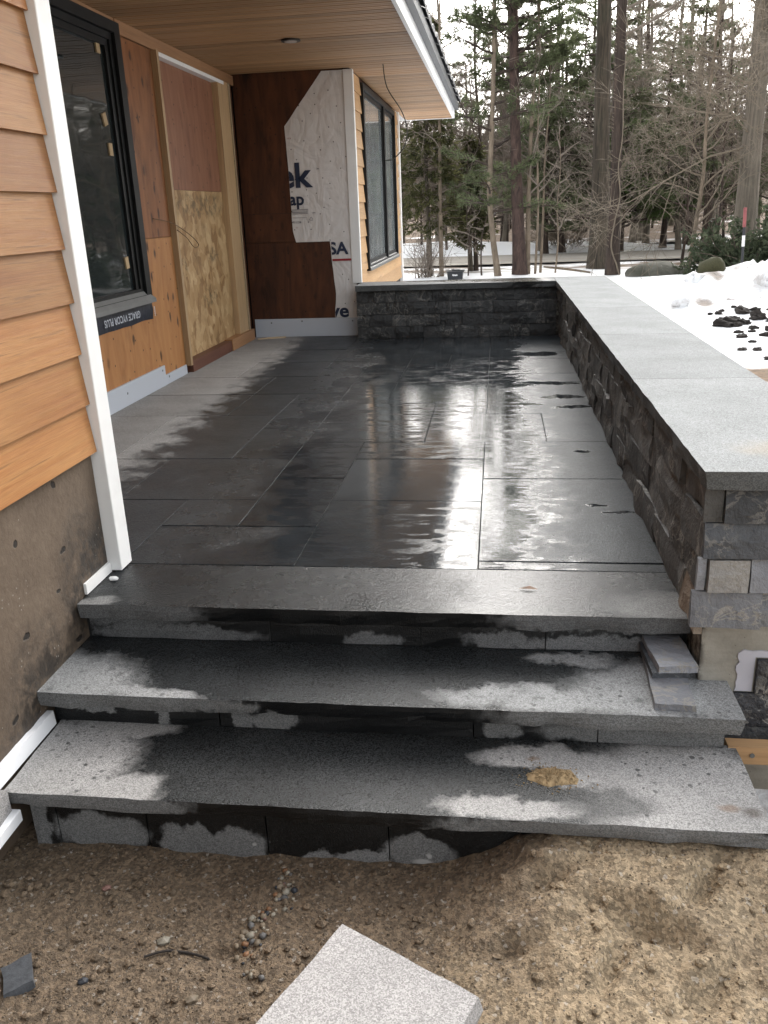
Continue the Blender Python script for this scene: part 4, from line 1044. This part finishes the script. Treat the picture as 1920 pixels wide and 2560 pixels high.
octv = [(1, 0, 0), (-1, 0, 0), (0, 1, 0), (0, -1, 0), (0, 0, 1), (0, 0, -1)]; octf = [(0, 2, 4), (2, 1, 4), (1, 3, 4), (3, 0, 4), (2, 0, 5), (1, 2, 5), (3, 1, 5), (0, 3, 5)]
for i in range(17000):
    x = rg.uniform(-1.15, .62); y = rg.uniform(.80, 1.545)
    if x > -.1 and rg.random() < .55: continue
    r = .0009 + .0020 * rg.random() ** 3
    if x < -.1 and rg.random() < .03: r *= 2.2
    a = rg.uniform(0, 6.28); ca, sa = math.cos(a), math.sin(a); z = sandz(x, y) + r * .25; s3 = [r * rg.uniform(.7, 1.4) for _ in range(3)]
    gv.add([(x + (v[0] * ca - v[1] * sa) * s3[0], y + (v[0] * sa + v[1] * ca) * s3[1], z + v[2] * s3[2] * .8) for v in octv], octf)
gv.build('gravel', grain_m, kind='stuff')
sv = MB()
for i in range(1500):
    x = rg.uniform(-1.15, -.15) if rg.random() < .75 else rg.uniform(-.15, .62); y = rg.uniform(.85, 1.53)
    if abs(x + .47) < .05 and y > 1.1 and rg.random() < .7: continue
    r = .0022 + .0095 * rg.random() ** 4; v, f = stonegeo((0, 0, 0), (r * rg.uniform(.8, 1.5), r * rg.uniform(.8, 1.3), r * .75), i * .37, 1)
    z = sandz(x, y) + r * .2; sv.add([(x + q[0], y + q[1], z + q[2]) for q in v], f)
sv.build('soil_crumbs', sand_m, kind='stuff')

# ------------------------------------------------------------------ yard things
# clods thrown on the snow
rc = random.Random(21); clods = [(2.62, 10.35, .11), (2.74, 10.5, .09), (2.70, 10.3, .06), (2.85, 10.45, .07), (3.08, 10.75, .10), (2.98, 11.1, .08), (3.15, 11.15, .05), (2.85, 10.05, .04), (2.75, 9.75, .035), (2.98, 9.85, .07), (3.12, 9.9, .05), (2.80, 9.4, .05), (2.92, 9.35, .08), (3.05, 9.45, .05), (3.1, 9.1, .06), (3.25, 9.25, .10), (3.38, 9.4, .06), (3.4, 9.8, .07), (3.3, 10.2, .05), (3.45, 10.4, .04), (2.55, 9.0, .03), (2.35, 8.6, .035), (3.0, 8.8, .04), (3.5, 8.9, .07), (2.45, 8.1, .03), (3.2, 10.6, .045)] + [(rc.uniform(2.45, 3.7), rc.uniform(8.3, 11.3), rc.uniform(.014, .045)) for _ in range(46)]
for i, (x, y, r) in enumerate(clods):
    o = meshobj('soil_clod', *stonegeo((0, 0, 0), (r * rc.uniform(.9, 1.4), r * rc.uniform(.9, 1.3), r * .65), i + 3, 3, .55), clod_m); o.location = (x, y, snow_h(x, y) + r * .2)
    tag(o, 'dark clod of soil scattered on the snow beyond the right wall', 'soil clod', 'soil clods on the snow')
for i, (x, y, r) in enumerate(((2.72, 12.55, .13), (4.2, 12.1, .19), (3.55, 11.9, .18), (2.35, 11.6, .11), (3.95, 11.5, .12), (4.5, 12.3, .22))):
    o = meshobj('snow_lump', *stonegeo((0, 0, 0), (r * 1.2, r, r * .8), i + 50, 3, .25), snow_m, smooth=True); o.location = (x, y, snow_h(x, y) + r * .25)
    tag(o, ('snow lump beside the mossy rock on the heap', 'snow lump on the right half of the plowed heap', 'snow lump at the front middle of the plowed heap', 'smallest snow lump, left end of the plowed heap', 'snow lump lowest in front of the heap, nearest the soil clods', 'largest rounded snow lump at the right edge of the heap')[i], 'snow lump', 'lumps on the snow heap')
o = meshobj('boulder', *stonegeo((0, 0, 0), (.62, .4, .26), 77, 3), rock_m, smooth=True); o.location = (3.10, 17.9, -.42); tag(o, 'low rounded gray boulder in the snow right of the twin trunks', 'boulder')
o = meshobj('boulder', *stonegeo((0, 0, 0), (.2, .2, .17), 31, 2), stone_mat('mossy_rock', (.11, .105, .045), .9), smooth=True); o.location = (3.0, 12.9, snow_h(3.0, 12.9) + .03); tag(o, 'mossy rock poking out of the snow heap', 'boulder')
# snow marker
stake = empty('snow_marker', (3.72, 14.1, -.25), 'thin black driveway marker with red top standing in the snow heap', 'marker')
under(MB().add(*tubegeo([(3.735, 14.1, -.35), (3.70, 14.1, .56)], .020, 8)).build('rod', black_plastic), stake)
under(MB().add(*tubegeo([(3.70, 14.1, .5605), (3.688, 14.1, .84)], .025, 8)).build('red_tip', stake_red), stake)
under(MB().add(*tubegeo([(3.7295, 14.1, -.20), (3.7268, 14.1, -.13)], .023, 8)).build('red_band', stake_red), stake)
under(MB().add(*tubegeo([(3.711, 14.1, .28), (3.705, 14.1, .44)], .022, 8)).build('white_band', white_mark), stake)
# black tub beyond the wall
tub = empty('plastic_tub', (-.85, 17.9, -.42), 'black plastic tub with a white mark standing in the snow', 'tub')
v, f = gridbox(-1.02, -.68, 17.65, 18.1, -.45, -.215, 4, 3, 3, lambda p, on: Vector((-.85 + (p.x + .85) * (.8 + .6 * (p.z + .45)), 17.875 + (p.y - 17.875) * (.8 + .6 * (p.z + .45)), p.z)))
under(meshobj('tub_body', v, f, black_plastic), tub)
under(MB().box(-1.03, -.67, 17.62, 18.13, -.222, -.204).box(-.92, -.76, 17.8, 17.95, -.204, -.185).build('rim', black_plastic), tub)
under(MB().add(*tubegeo(smooth_pts([(-.90, 17.66, -.29), (-.885, 17.66, -.265), (-.87, 17.66, -.295), (-.85, 17.66, -.27), (-.83, 17.66, -.295), (-.815, 17.66, -.27), (-.80, 17.66, -.29)], 4), .008, 5)).build('white_logo', white_mark), tub)

# ------------------------------------------------------------------ trees
def rdir(rr):
    z = rr.uniform(-1, 1); a = rr.uniform(0, 6.283); s_ = math.sqrt(1 - z * z); return Vector((s_ * math.cos(a), s_ * math.sin(a), z))
def limb(mb, p, d, L, r, rr, nseg=4, up=.0, wob=.22, ns=4, tip=.25):
    pts = [Vector(p)]; d = Vector(d).normalized(); ds = []
    for i in range(nseg):
        d = (d + rdir(rr) * wob + Vector((0, 0, up))).normalized(); pts.append(pts[-1] + d * (L / nseg)); ds.append(d.copy())
    rad = [r * (1 - (1 - tip) * i / nseg) for i in range(nseg + 1)]
    mb.add(*tubegeo(pts, rad, ns, False)); return pts, ds, rad
def branchy(mb, p, d, L, r, rr, lv, kids, up, droop=0.0, rmin=.005, spread=.9):
    pts, ds, rad = limb(mb, p, d, L, r, rr, 4 if lv > 1 else 2, up, .26, 4 if lv > 2 else 3)
    if lv <= 1: return
    for k in range(kids):
        t = rr.uniform(.25, 1.0); i = min(int(t * (len(pts) - 1)), len(ds) - 1); q = pts[i].lerp(pts[i + 1], t * (len(pts) - 1) - i)
        dd = (ds[i] * .8 + rdir(rr) * spread + Vector((0, 0, .12 + droop))).normalized()
        branchy(mb, q, dd, L * rr.uniform(.38, .62), max(rmin, rad[i] * .5), rr, lv - 1, kids, up, droop, rmin, spread)
def trunk_geo(pts, r0, r1, seed, flare=.5, ns=12):
    sp = smooth_pts(pts, 5); n = len(sp); rad = []
    for i in range(n):
        t = i / (n - 1); rad.append((r0 + (r1 - r0) * t) * (1 + flare * math.exp(-t * n / 1.6)))
    v, f = tubegeo(sp, rad, ns, False)
    v = [(a + .06 * r0 * nz((a, b, c * .3), 9, seed), b + .06 * r0 * nz((a, b, c * .3), 9, seed + 3), c) for a, b, c in v]
    return v, f, sp, rad
def needles(vv, ff, p, d, rr, L=.10, k=8, w=.006, spread=.9):
    for _ in range(k):
        q = (d * .7 + rdir(rr) * spread).normalized() * (L * rr.uniform(.7, 1.2)); s_ = q.cross(rdir(rr))
        if s_.length < 1e-5: continue
        s_.normalize(); s_ *= w; b = len(vv)
        vv.extend([tuple(p - s_), tuple(p + s_), tuple(p + q)]); ff.append((b, b + 1, b + 2))
def pine_bough(bmb, vv, ff, p, d, L, r, rr, dens=1.0, nl=.11, w=.007):
    pts, ds, rad = limb(bmb, p, d, L, r, rr, 5, .05, .12, 4, .25)
    nsub = int(9 * L * dens) + 3
    for k in range(nsub):
        t = rr.uniform(.22, 1.0); i = min(int(t * 5), 4); q = pts[i].lerp(pts[i + 1], t * 5 - i)
        side = ds[i].cross(Vector((0, 0, 1)));
        if side.length < .1: side = rdir(rr)
        side = side.normalized() * rr.choice((-1, 1)); dd = (ds[i] * .7 + side * .8 + Vector((0, 0, rr.uniform(-.12, .28)))).normalized()
        l2 = L * (1.05 - t) * .55 + .18; e = q + dd * l2
        bmb.add(*tubegeo([q, q.lerp(e, .5) + rdir(rr) * .02, e], [.008, .006, .004], 3, False))
        m_ = int(l2 / .062) + 2
        for j in range(m_):
            tt = (j + .5) / m_
            if tt < .25: continue
            c = q.lerp(e, tt) + rdir(rr) * .035; needles(vv, ff, c, (dd + rdir(rr) * .6).normalized(), rr, nl, 7, w)
TREES = 'trees'
def make_tree(name, label, cat, base, trunk, r0, r1, tmat, crown=None, cmat=None, leaf=None, lmat=None, group=None, flare=.5):
    root = empty(name, base, label, cat, group)
    v, f, sp, rad = trunk_geo(trunk, r0, r1, r0 * 91 + base[0], flare)
    under(meshobj('trunk', v, f, tmat, smooth=True), root)
    if crown and crown.v: under(crown.build('branches', cmat or tmat, smooth=True, kind='stuff'), root)
    if leaf and leaf[0]: under(meshobj('foliage', leaf[0], leaf[1], lmat, kind='stuff'), root)
    return root
def along(sp, t):
    i = min(int(t * (len(sp) - 1)), len(sp) - 2); return sp[i].lerp(sp[i + 1], t * (len(sp) - 1) - i)
def bare_crown(trunk, r0, r1, seed, first, n, L, lv=4, kids=4, up=.06, droop=0.0, down=0.0, rmin=.005, horiz=.25, rk=.30):
    rr = random.Random(seed); sp = smooth_pts(trunk, 5); mb = MB()
    for k in range(n):
        t = first + (1 - first) * (k + rr.random()) / n; p = along(sp, min(t, .995)); a = rr.uniform(0, 6.283)
        ll = L * (1 - .55 * (t - first) / (1 - first)) * rr.uniform(.6, 1.15)
        d = Vector((math.cos(a), math.sin(a), horiz + rr.uniform(-.2, .5) - down))
        branchy(mb, p, d, ll, max(.02, (r0 + (r1 - r0) * t) * rk), rr, lv, kids, up, droop, rmin)
    return mb
def pine_crown(trunk, r0, seed, z0, z1, n, L0, L1, dens=1.0, skirt=0.0, nl=.11, w=.007, lift=.10):
    rr = random.Random(seed); sp = smooth_pts(trunk, 5); bm_ = MB(); vv = []; ff = []; zb = sp[0].z; zt = sp[-1].z
    for k in range(n):
        z = z0 + (z1 - z0) * (k + rr.random()) / n; t = (z - zb) / (zt - zb); p = along(sp, max(0, min(.995, t))); a = rr.uniform(0, 6.283); u = (z - z0) / (z1 - z0)
        L = (L0 + (L1 - L0) * u) * rr.uniform(.65, 1.15)
        pine_bough(bm_, vv, ff, p, Vector((math.cos(a), math.sin(a), lift + rr.uniform(-.15, .15))), L, .016 + .012 * L, rr, dens, nl, w)
    return bm_, (vv, ff)
G = -.45
def line(x0, y0, x1, z1, y1=None, wob=0.0, n=4, seed=1):
    rr = random.Random(seed); out = []
    for i in range(n + 1):
        t = i / n; out.append((x0 + (x1 - x0) * t + (rr.uniform(-wob, wob) if 0 < i < n else 0), y0 + ((y1 if y1 is not None else y0) - y0) * t + (rr.uniform(-wob, wob) if 0 < i < n else 0), G + (z1 - G) * t))
    return out
# 1 dark reddish pine trunk, centre
tk = line(.47, 18.6, .08, 9.6, wob=.06, seed=3)
cb, cl = pine_crown(tk, .12, 31, 3.2, 9.4, 70, 1.2, .8, 2.2)
make_tree('pine_tree', 'straight dark reddish pine trunk rising just right of the house eave', 'tree', (.47, 18.6, G), tk, .125, .05, bark_red, cb, bark_dark, cl, needle_pine)
# 2 thinner curved pine left of it
tk = [(.02, 18.4, G), (-.10, 18.4, .4), (-.17, 18.4, 1.3), (-.12, 18.4, 2.9), (-.10, 18.4, 4.7), (-.15, 18.4, 7), (-.1, 18.4, 8.6)]
cb, cl = pine_crown(tk, .07, 32, 1.7, 8.2, 40, 1.7, .5)
make_tree('pine_tree', 'slender gray-brown pine with a bent foot left of the dark reddish trunk', 'tree', (.02, 18.4, G), tk, .062, .03, bark_tan, cb, bark_dark, cl, needle_pine)
# 3 big furrowed oak
tk = line(2.22, 19.9, 1.75, 16, wob=.08, seed=5)
make_tree('oak_tree', 'thick furrowed brown trunk standing left in the close pair of big trunks', 'tree', (2.22, 19.9, G), tk, .175, .09, bark_brown, bare_crown(tk, .17, .09, 41, .30, 26, 4.2, 4, 4, .07), twig_gray, flare=.7)
# 4 dark trunk with vine
tk = line(2.31, 18.2, 2.18, 15, wob=.06, seed=8)
vt = make_tree('vine_tree', 'dark trunk with a pale climbing vine standing right in the close pair', 'tree', (2.31, 18.2, G), tk, .112, .06, bark_dark, bare_crown(tk, .11, .06, 42, .26, 24, 3.6, 4, 4, .05), twig_gray)
vp = [(2.43, 18.05, -.42), (2.36, 18.05, -.2), (2.24, 18.06, .15), (2.28, 18.07, .6), (2.36, 18.07, 1.1), (2.30, 18.07, 1.6), (2.35, 18.08, 2.2), (2.32, 18.08, 3.0), (2.34, 18.09, 3.8), (2.3, 18.1, 4.8)]
vm = MB().add(*tubegeo(smooth_pts(vp, 5), [.016 - .009 * i / 45 for i in range(46)], 5)); rr = random.Random(4)
for k in range(120):
    z = rr.uniform(.1, 5.5); s_ = rr.choice((-1, 1)); p = Vector((2.31 - .013 * z + s_ * .10, 18.13, z)); vm.add(*tubegeo([p, p + Vector((s_ * rr.uniform(.04, .13), -.03, rr.uniform(.0, .08)))], [.006, .003], 3, False))
under(vm.build('vine', twig_tan, smooth=True), vt)
# 5 pale slim trunk
tk = [(3.74, 18.0, G), (3.82, 18.0, .6), (3.88, 18.0, 1.4), (3.86, 18.0, 2.6), (3.95, 18.0, 5), (4.0, 18, 7.5)]
make_tree('sapling_tree', 'slim pale tan trunk in the snow between the boulder and the bush', 'tree', (3.74, 18.0, G), tk, .045, .018, bark_tan, bare_crown(tk, .045, .018, 43, .14, 22, 1.5, 3, 5, .05), twig_tan, flare=.2)
# 6 big gray larch at the right
tk = line(4.73, 17.95, 4.52, 16, wob=.05, seed=9)
mb = bare_crown(tk, .19, .09, 44, .15, 96, 3.2, 4, 6, .03, -.05, .12, .0043, .15, .11)
make_tree('larch_tree', 'big ridged gray trunk at the right edge with dense tan bare twigs', 'tree', (4.73, 17.95, G), tk, .185, .085, bark_gray, mb, twig_tan)
tk = line(6.3, 15.8, 6.2, 13, wob=.1, seed=19)
make_tree('larch_tree', 'tan twiggy bare tree reaching in from beyond the right edge', 'tree', (6.3, 15.8, G), tk, .12, .05, bark_gray, bare_crown(tk, .12, .05, 45, .24, 56, 3.4, 4, 6, .03, -.05, .05, .0043, .15, .12), twig_tan)
# 7 thin leaning trunk and saplings by the road
def sapling(x, y, h, r, lean, seed, label, mt=bark_tan, n=9, L=.7, name='sapling_tree', group=None):
    tk = line(x, y, x + lean, h, wob=.05, seed=seed)
    return make_tree(name, label, 'tree', (x, y, G), tk, r, r * .3, mt, bare_crown(tk, r, r * .3, seed, .25, n, L, 3, 4, .08, rmin=.004), twig_gray, flare=.1, group=group)
sapling(-1.19, 18.85, 5.2, .05, .05, 51, 'straight tan trunk in front of the dark cedars left of center', bark_tan, 14, 1.0)
sapling(.78, 18.7, 4.6, .028, -.06, 52, 'thin tan sapling close on the right of the dark reddish trunk')
sapling(.90, 18.9, 4.2, .030, .08, 53, 'second thin sapling to the right of the dark reddish trunk')
sapling(1.20, 18.8, 2.4, .02, .0, 54, 'short thin sapling between the dark reddish trunk and the big pair')
sapling(.63, 18.7, 6.0, .055, .12, 55, 'pale crooked trunk hugging the right side of the dark reddish trunk', bark_tan, 16, 1.4)
sapling(4.28, 21.4, 3.0, .035, .05, 56, 'thin dark sapling near the road right of the boulder', bark_dark)
sapling(-.33, 18.6, 1.4, .02, .12, 57, 'short leaning sapling by the black tub', bark_dark, 7, .5)
sapling(-.62, 18.7, 1.2, .016, .03, 58, 'tiny bare sapling left of the leaning one by the tub', bark_dark, 7, .5)
# bare bush in front of the cedars
mb = MB(); rr = random.Random(61)
for k in range(34): branchy(mb, (-1.5 + rr.gauss(0, .12), 18.6 + rr.gauss(0, .1), G), (rr.gauss(0, .6), rr.gauss(0, .4), 1), rr.uniform(.5, 1.0), .012, rr, 3, 3, .02, 0, .004)
tag(mb.build('bare_bush', twig_gray), 'low bare bush at the foot of the cedars', 'bush')
# fallen branch
tag(MB().add(*tubegeo([(1.0, 19.4, -.28), (1.4, 18.9, -.30), (1.9, 18.5, -.36)], [.02, .03, .02], 5)).build('fallen_branch', bark_tan), 'fallen branch lying across the snow between the trunks', 'branch')
# 8 dark cedars at the left
def cedar_tree(x, y, h, rad, seed, label, zlow=.2):
    rr = random.Random(seed); tk = line(x, y, x, h, wob=.05, seed=seed); mb = MB(); vv = []; ff = []
    for k in range(230):
        u = rr.random() ** .8; z = zlow + (h - zlow) * u; a = rr.uniform(0, 6.283); L = rad * (1 - .75 * u) * rr.uniform(.5, 1.1) * (.55 if u < .08 else 1)
        p = Vector((x, y, z)); d = Vector((math.cos(a), math.sin(a), rr.uniform(-.15, .35))); pts, ds, rd = limb(mb, p, d, L, .012, rr, 3, -.04, .2, 3, .3)
        for j in range(int(16 * L) + 5):
            t = rr.uniform(.25, 1); i = min(int(t * 3), 2); q = pts[i].lerp(pts[i + 1], t * 3 - i) + rdir(rr) * .07
            for _ in range(3):
                dd = (ds[i] + rdir(rr) * .8 + Vector((0, 0, -.35))).normalized() * rr.uniform(.07, .16); s_ = dd.cross(rdir(rr)).normalized() * rr.uniform(.010, .022); b = len(vv)
                vv.extend([tuple(q - s_ * .4), tuple(q + s_ * .4), tuple(q + dd * .6 + s_), tuple(q + dd), tuple(q + dd * .6 - s_)]); ff.append((b, b + 1, b + 2, b + 3, b + 4))
    return make_tree('cedar_tree', label, 'tree', (x, y, G), tk, .06, .02, bark_brown, mb, twig_brown, (vv, ff), needle_cedar, flare=.2)
cedar_tree(-1.46, 19.1, 4.6, 1.0, 71, 'dark green cedar tree just right of the house corner', .35)
cedar_tree(-2.6, 20.3, 5.4, 1.2, 72, 'taller dark cedar tree half hidden behind the house corner', .2)
cedar_tree(-.62, 20.6, 2.4, .75, 73, 'small bushy cedar right of the big dark cedar', .1)
# 9 rhododendron at the right
def leafy(x, y, r, h, seed, label, nbr=60):
    rr = random.Random(seed); mb = MB(); vv = []; ff = []
    for k in range(nbr):
        p = Vector((x + rr.gauss(0, r * .15), y + rr.gauss(0, r * .15), snow_h(x, y) - .03)); d = Vector((rr.gauss(0, .7), rr.gauss(0, .6), rr.uniform(.25, 1.1)))
        pts, ds, rd = limb(mb, p, d, h * rr.uniform(.6, 1.15), .014, rr, 5, .02, .22, 4, .3)
        for j in range(16):
            t = rr.uniform(.4, 1); i = min(int(t * 5), 4); q = pts[i].lerp(pts[i + 1], t * 5 - i) + rdir(rr) * .09
            for _ in range(5):
                dd = (rdir(rr) + Vector((0, 0, -.25))).normalized() * rr.uniform(.08, .14); s_ = dd.cross(rdir(rr)).normalized() * .022; b = len(vv)
                vv.extend([tuple(q), tuple(q + dd * .5 + s_), tuple(q + dd), tuple(q + dd * .5 - s_)]); ff.append((b, b + 1, b + 2, b + 3))
    root = empty('evergreen_bush', (x, y, G), label, 'bush'); under(mb.build('stems', twig_brown, kind='stuff'), root); under(meshobj('foliage', vv, ff, leaf_rhodo, kind='stuff'), root)
leafy(4.45, 16.7, .7, 1.15, 81, 'leafy evergreen bush in front of the big gray trunk')
leafy(5.25, 15.9, .7, 1.3, 82, 'larger leafy evergreen bush at the right edge of the yard', 70)
leafy(4.0, 17.3, .4, .7, 83, 'low sparse evergreen bush left of the big gray trunk', 26)
# 10 pines, hemlocks and bare trees beyond the road; copies share mesh data
def dup(root, loc, rz, sc, label=None):
    r = root.copy(); COL.objects.link(r); r.location = loc; r.rotation_euler = (0, 0, rz); r.scale = (sc, sc, sc)
    if label: r['label'] = label
    for ch in root.children:
        c = ch.copy(); COL.objects.link(c); c.parent = r
    return r
def proto_tree(kind, seed):
    """built at the origin so that copies can be turned and scaled"""
    global G
    g = G; G = 0.0
    rr = random.Random(seed)
    if kind == 'pine':
        h = rr.uniform(7.5, 9.5); tk = line(0, 0, rr.uniform(-.2, .2), h, wob=.1, seed=seed); cb, cl = pine_crown(tk, .1, seed, 1.0, h, 40, 2.3, .7, .7, w=.009, nl=.15, lift=.02)
        o = make_tree('pine_tree', None, 'tree', (0, 0, 0), tk, .13, .03, bark_dark, cb, bark_dark, cl, needle_pine)
    elif kind == 'bare':
        h = rr.uniform(7, 9.5); tk = line(0, 0, rr.uniform(-.6, .6), h, wob=.2, seed=seed)
        o = make_tree('bare_tree', None, 'tree', (0, 0, 0), tk, .11, .03, bark_gray, bare_crown(tk, .11, .03, seed, .12, 34, 3.0, 4, 4, .06, rmin=.0065), twig_gray, flare=.3)
    elif kind == 'thin':
        h = rr.uniform(5, 7.5); tk = line(0, 0, rr.uniform(-.5, .5), h, wob=.15, seed=seed)
        o = make_tree('bare_tree', None, 'tree', (0, 0, 0), tk, .06, .02, bark_dark, bare_crown(tk, .06, .02, seed, .10, 30, 2.0, 4, 4, .07, rmin=.0065), twig_brown, flare=.2)
    G = g; return o
def shift_kids(root): pass
PR = {'pine': [proto_tree('pine', 201), proto_tree('pine', 202), proto_tree('pine', 203)], 'bare': [proto_tree('bare', 301), proto_tree('bare', 302), proto_tree('bare', 303)], 'thin': [proto_tree('thin', 401), proto_tree('thin', 402)]}
used = set()
def plant(kind, k, x, y, sc, label, group):
    p = PR[kind][k % len(PR[kind])]; rz_ = random.Random(int(x * 100 + y * 7)).uniform(0, 6.28); loc = (x, y, snow_h(x, y) - .05)
    if p.name not in used:
        used.add(p.name); p.location = loc; p.rotation_euler = (0, 0, rz_); p.scale = (sc,) * 3; o = p
    else: o = dup(p, loc, rz_, sc)
    o['label'] = label; o['group'] = group; return o
PL = ['slim green pine beyond the road between dark reddish trunk and the big pair', 'green pine directly behind the thick furrowed trunk beyond the road', 'small green pine beyond the road between vine-covered trunk and pale slim trunk', 'green pine beyond the road behind the pale slim trunk', 'green pine beyond the road behind the dark reddish trunk', 'tall distant pine in the gap left of the thick furrowed trunk', 'green pine beyond the road just left of the big gray trunk', 'tall distant pine behind the slim pale trunk, farthest of those beside it', 'green pine showing beyond the road right above the cedars', 'green pine beyond the road behind the big gray trunk', 'tall far pine left of the big gray trunk, behind the nearer pine', 'tallest far pine behind the vine-covered trunk']
for i, (x, y, s_) in enumerate(((1.9, 27.0, .75), (3.0, 28.2, 1.0), (4.9, 27.4, .7), (6.1, 29.5, .95), (.2, 31.5, .9), (2.1, 33.5, 1.1), (8.2, 27.8, .9), (5.2, 34.0, 1.1), (-1.2, 33.0, .8), (9.9, 31.0, 1.05), (7.2, 37.0, 1.15), (3.6, 39.0, 1.2), (12, 26, 1.0), (-8, 27, 1.1), (-14, 24, 1.1), (16, 22, 1.1), (11, 17, 1.1), (14, 12, 1.2))):
    plant('pine', i, x, y, s_, PL[i] if i < len(PL) else 'green pine in the woods beside the yard', 'pines beyond the road')
for i, (x, y, s_, lb) in enumerate(((2.75, 25.9, 1.0, 'full green pine just across the road, seen between the vine-covered trunk and the boulder'), (5.7, 25.4, .95, 'full green pine just across the road left of the big gray trunk'), (1.35, 26.2, .8, 'full green pine just across the road left of the thick furrowed trunk'))):
    plant('pine', i + 1, x, y, s_, lb, 'pines beyond the road')
rt = random.Random(99)
for i in range(74):
    y = 28.5 + 34 * (i / 74) ** 1.1 + rt.uniform(-1, 1); x = rt.uniform(-.28, .40) * y * 1.0 + rt.uniform(-1, 1)
    plant('bare' if i % 3 else 'thin', i // 2, x, y, rt.uniform(.75, 1.15), 'bare winter tree in the woods beyond the road', 'bare trees in the far woods')
rn = random.Random(314)
for i in range(26):
    x = -3.2 + 13.5 * (i + rn.random()) / 26; y = rn.uniform(20.3, 21.4) if (i % 5 == 0) else rn.uniform(26.6, 31)
    plant('thin' if i % 2 else 'bare', i // 2, x, y, rn.uniform(.55, 1.0), 'bare twiggy tree standing close to the road', 'bare trees along the road')
for i in range(14):
    x, y = ((8.5, 20), (10, 14), (9, 9), (13, 16), (18, 18), (17, 9), (12, 5), (20, 2), (-6, 18), (-10, 20), (-18, 18), (10, -2), (16, -6), (7.6, 23.0))[i]
    plant('bare', i, x, y, 1.1, 'bare winter tree in the woods right of the yard', 'bare trees beside the yard')
# bright young pine bough behind the big pair
G0 = G; tk = line(3.6, 26.6, 3.6, 3.2, wob=.03, seed=12); cb, cl = pine_crown(tk, .05, 91, .3, 3.0, 26, 1.9, .6, 1.0, w=.012, nl=.14, lift=.02)
make_tree('young_pine', 'young pine with brighter green boughs right of the vine-covered trunk', 'tree', (3.6, 26.6, G), tk, .05, .02, bark_dark, cb, bark_dark, cl, needle_bright)
# tan dry-leaved bush by the road
rr = random.Random(95); mb = MB(); vv = []; ff = []
for k in range(60): branchy(mb, (1.9 + rr.gauss(0, .25), 28.0, G), (rr.gauss(0, .7), rr.gauss(0, .5), 1), rr.uniform(.6, 1.2), .014, rr, 3, 4, .02, 0, .006)
tag(mb.build('dry_bush', twig_tan), 'tan dry bush beyond the road right of the dark reddish trunk', 'bush')
# the far wood that reads as one mass
fw = MB(); rr = random.Random(123)
for k in range(900):
    y = 36 + 54 * rr.random() ** .7; x = rr.uniform(-.55, .62) * y; h = rr.uniform(2.5, 6.5); z = snow_h(x, y) - .3; lean = rr.uniform(-.5, .5)
    fw.add(*tubegeo([(x, y, z), (x + lean * .5, y, z + h * .5), (x + lean, y, z + h)], [.0012 * y, .0008 * y, .0003 * y], 3, False))
    for j in range(34):
        t = rr.uniform(.12, 1); p = Vector((x + lean * t, y, z + h * t)); d = rdir(rr); d.z = abs(d.z) * .9 + .1; L = rr.uniform(.6, 2.0) * (1.2 - t * .7); q = p + d * L
        fw.add(*tubegeo([p, q], [.0004 * y, .00015 * y], 3, False))
        for _ in range(2): e = p.lerp(q, rr.uniform(.3, .9)); fw.add(*tubegeo([e, e + (d + rdir(rr)).normalized() * L * .5], [.00024 * y, .0001 * y], 3, False))
fwo = fw.build('far_wood', twig_gray, kind='stuff')
print('objects', len(SC.objects), 'tris', sum(len(p.vertices) - 2 for me in bpy.data.meshes if me.users for p in me.polygons))
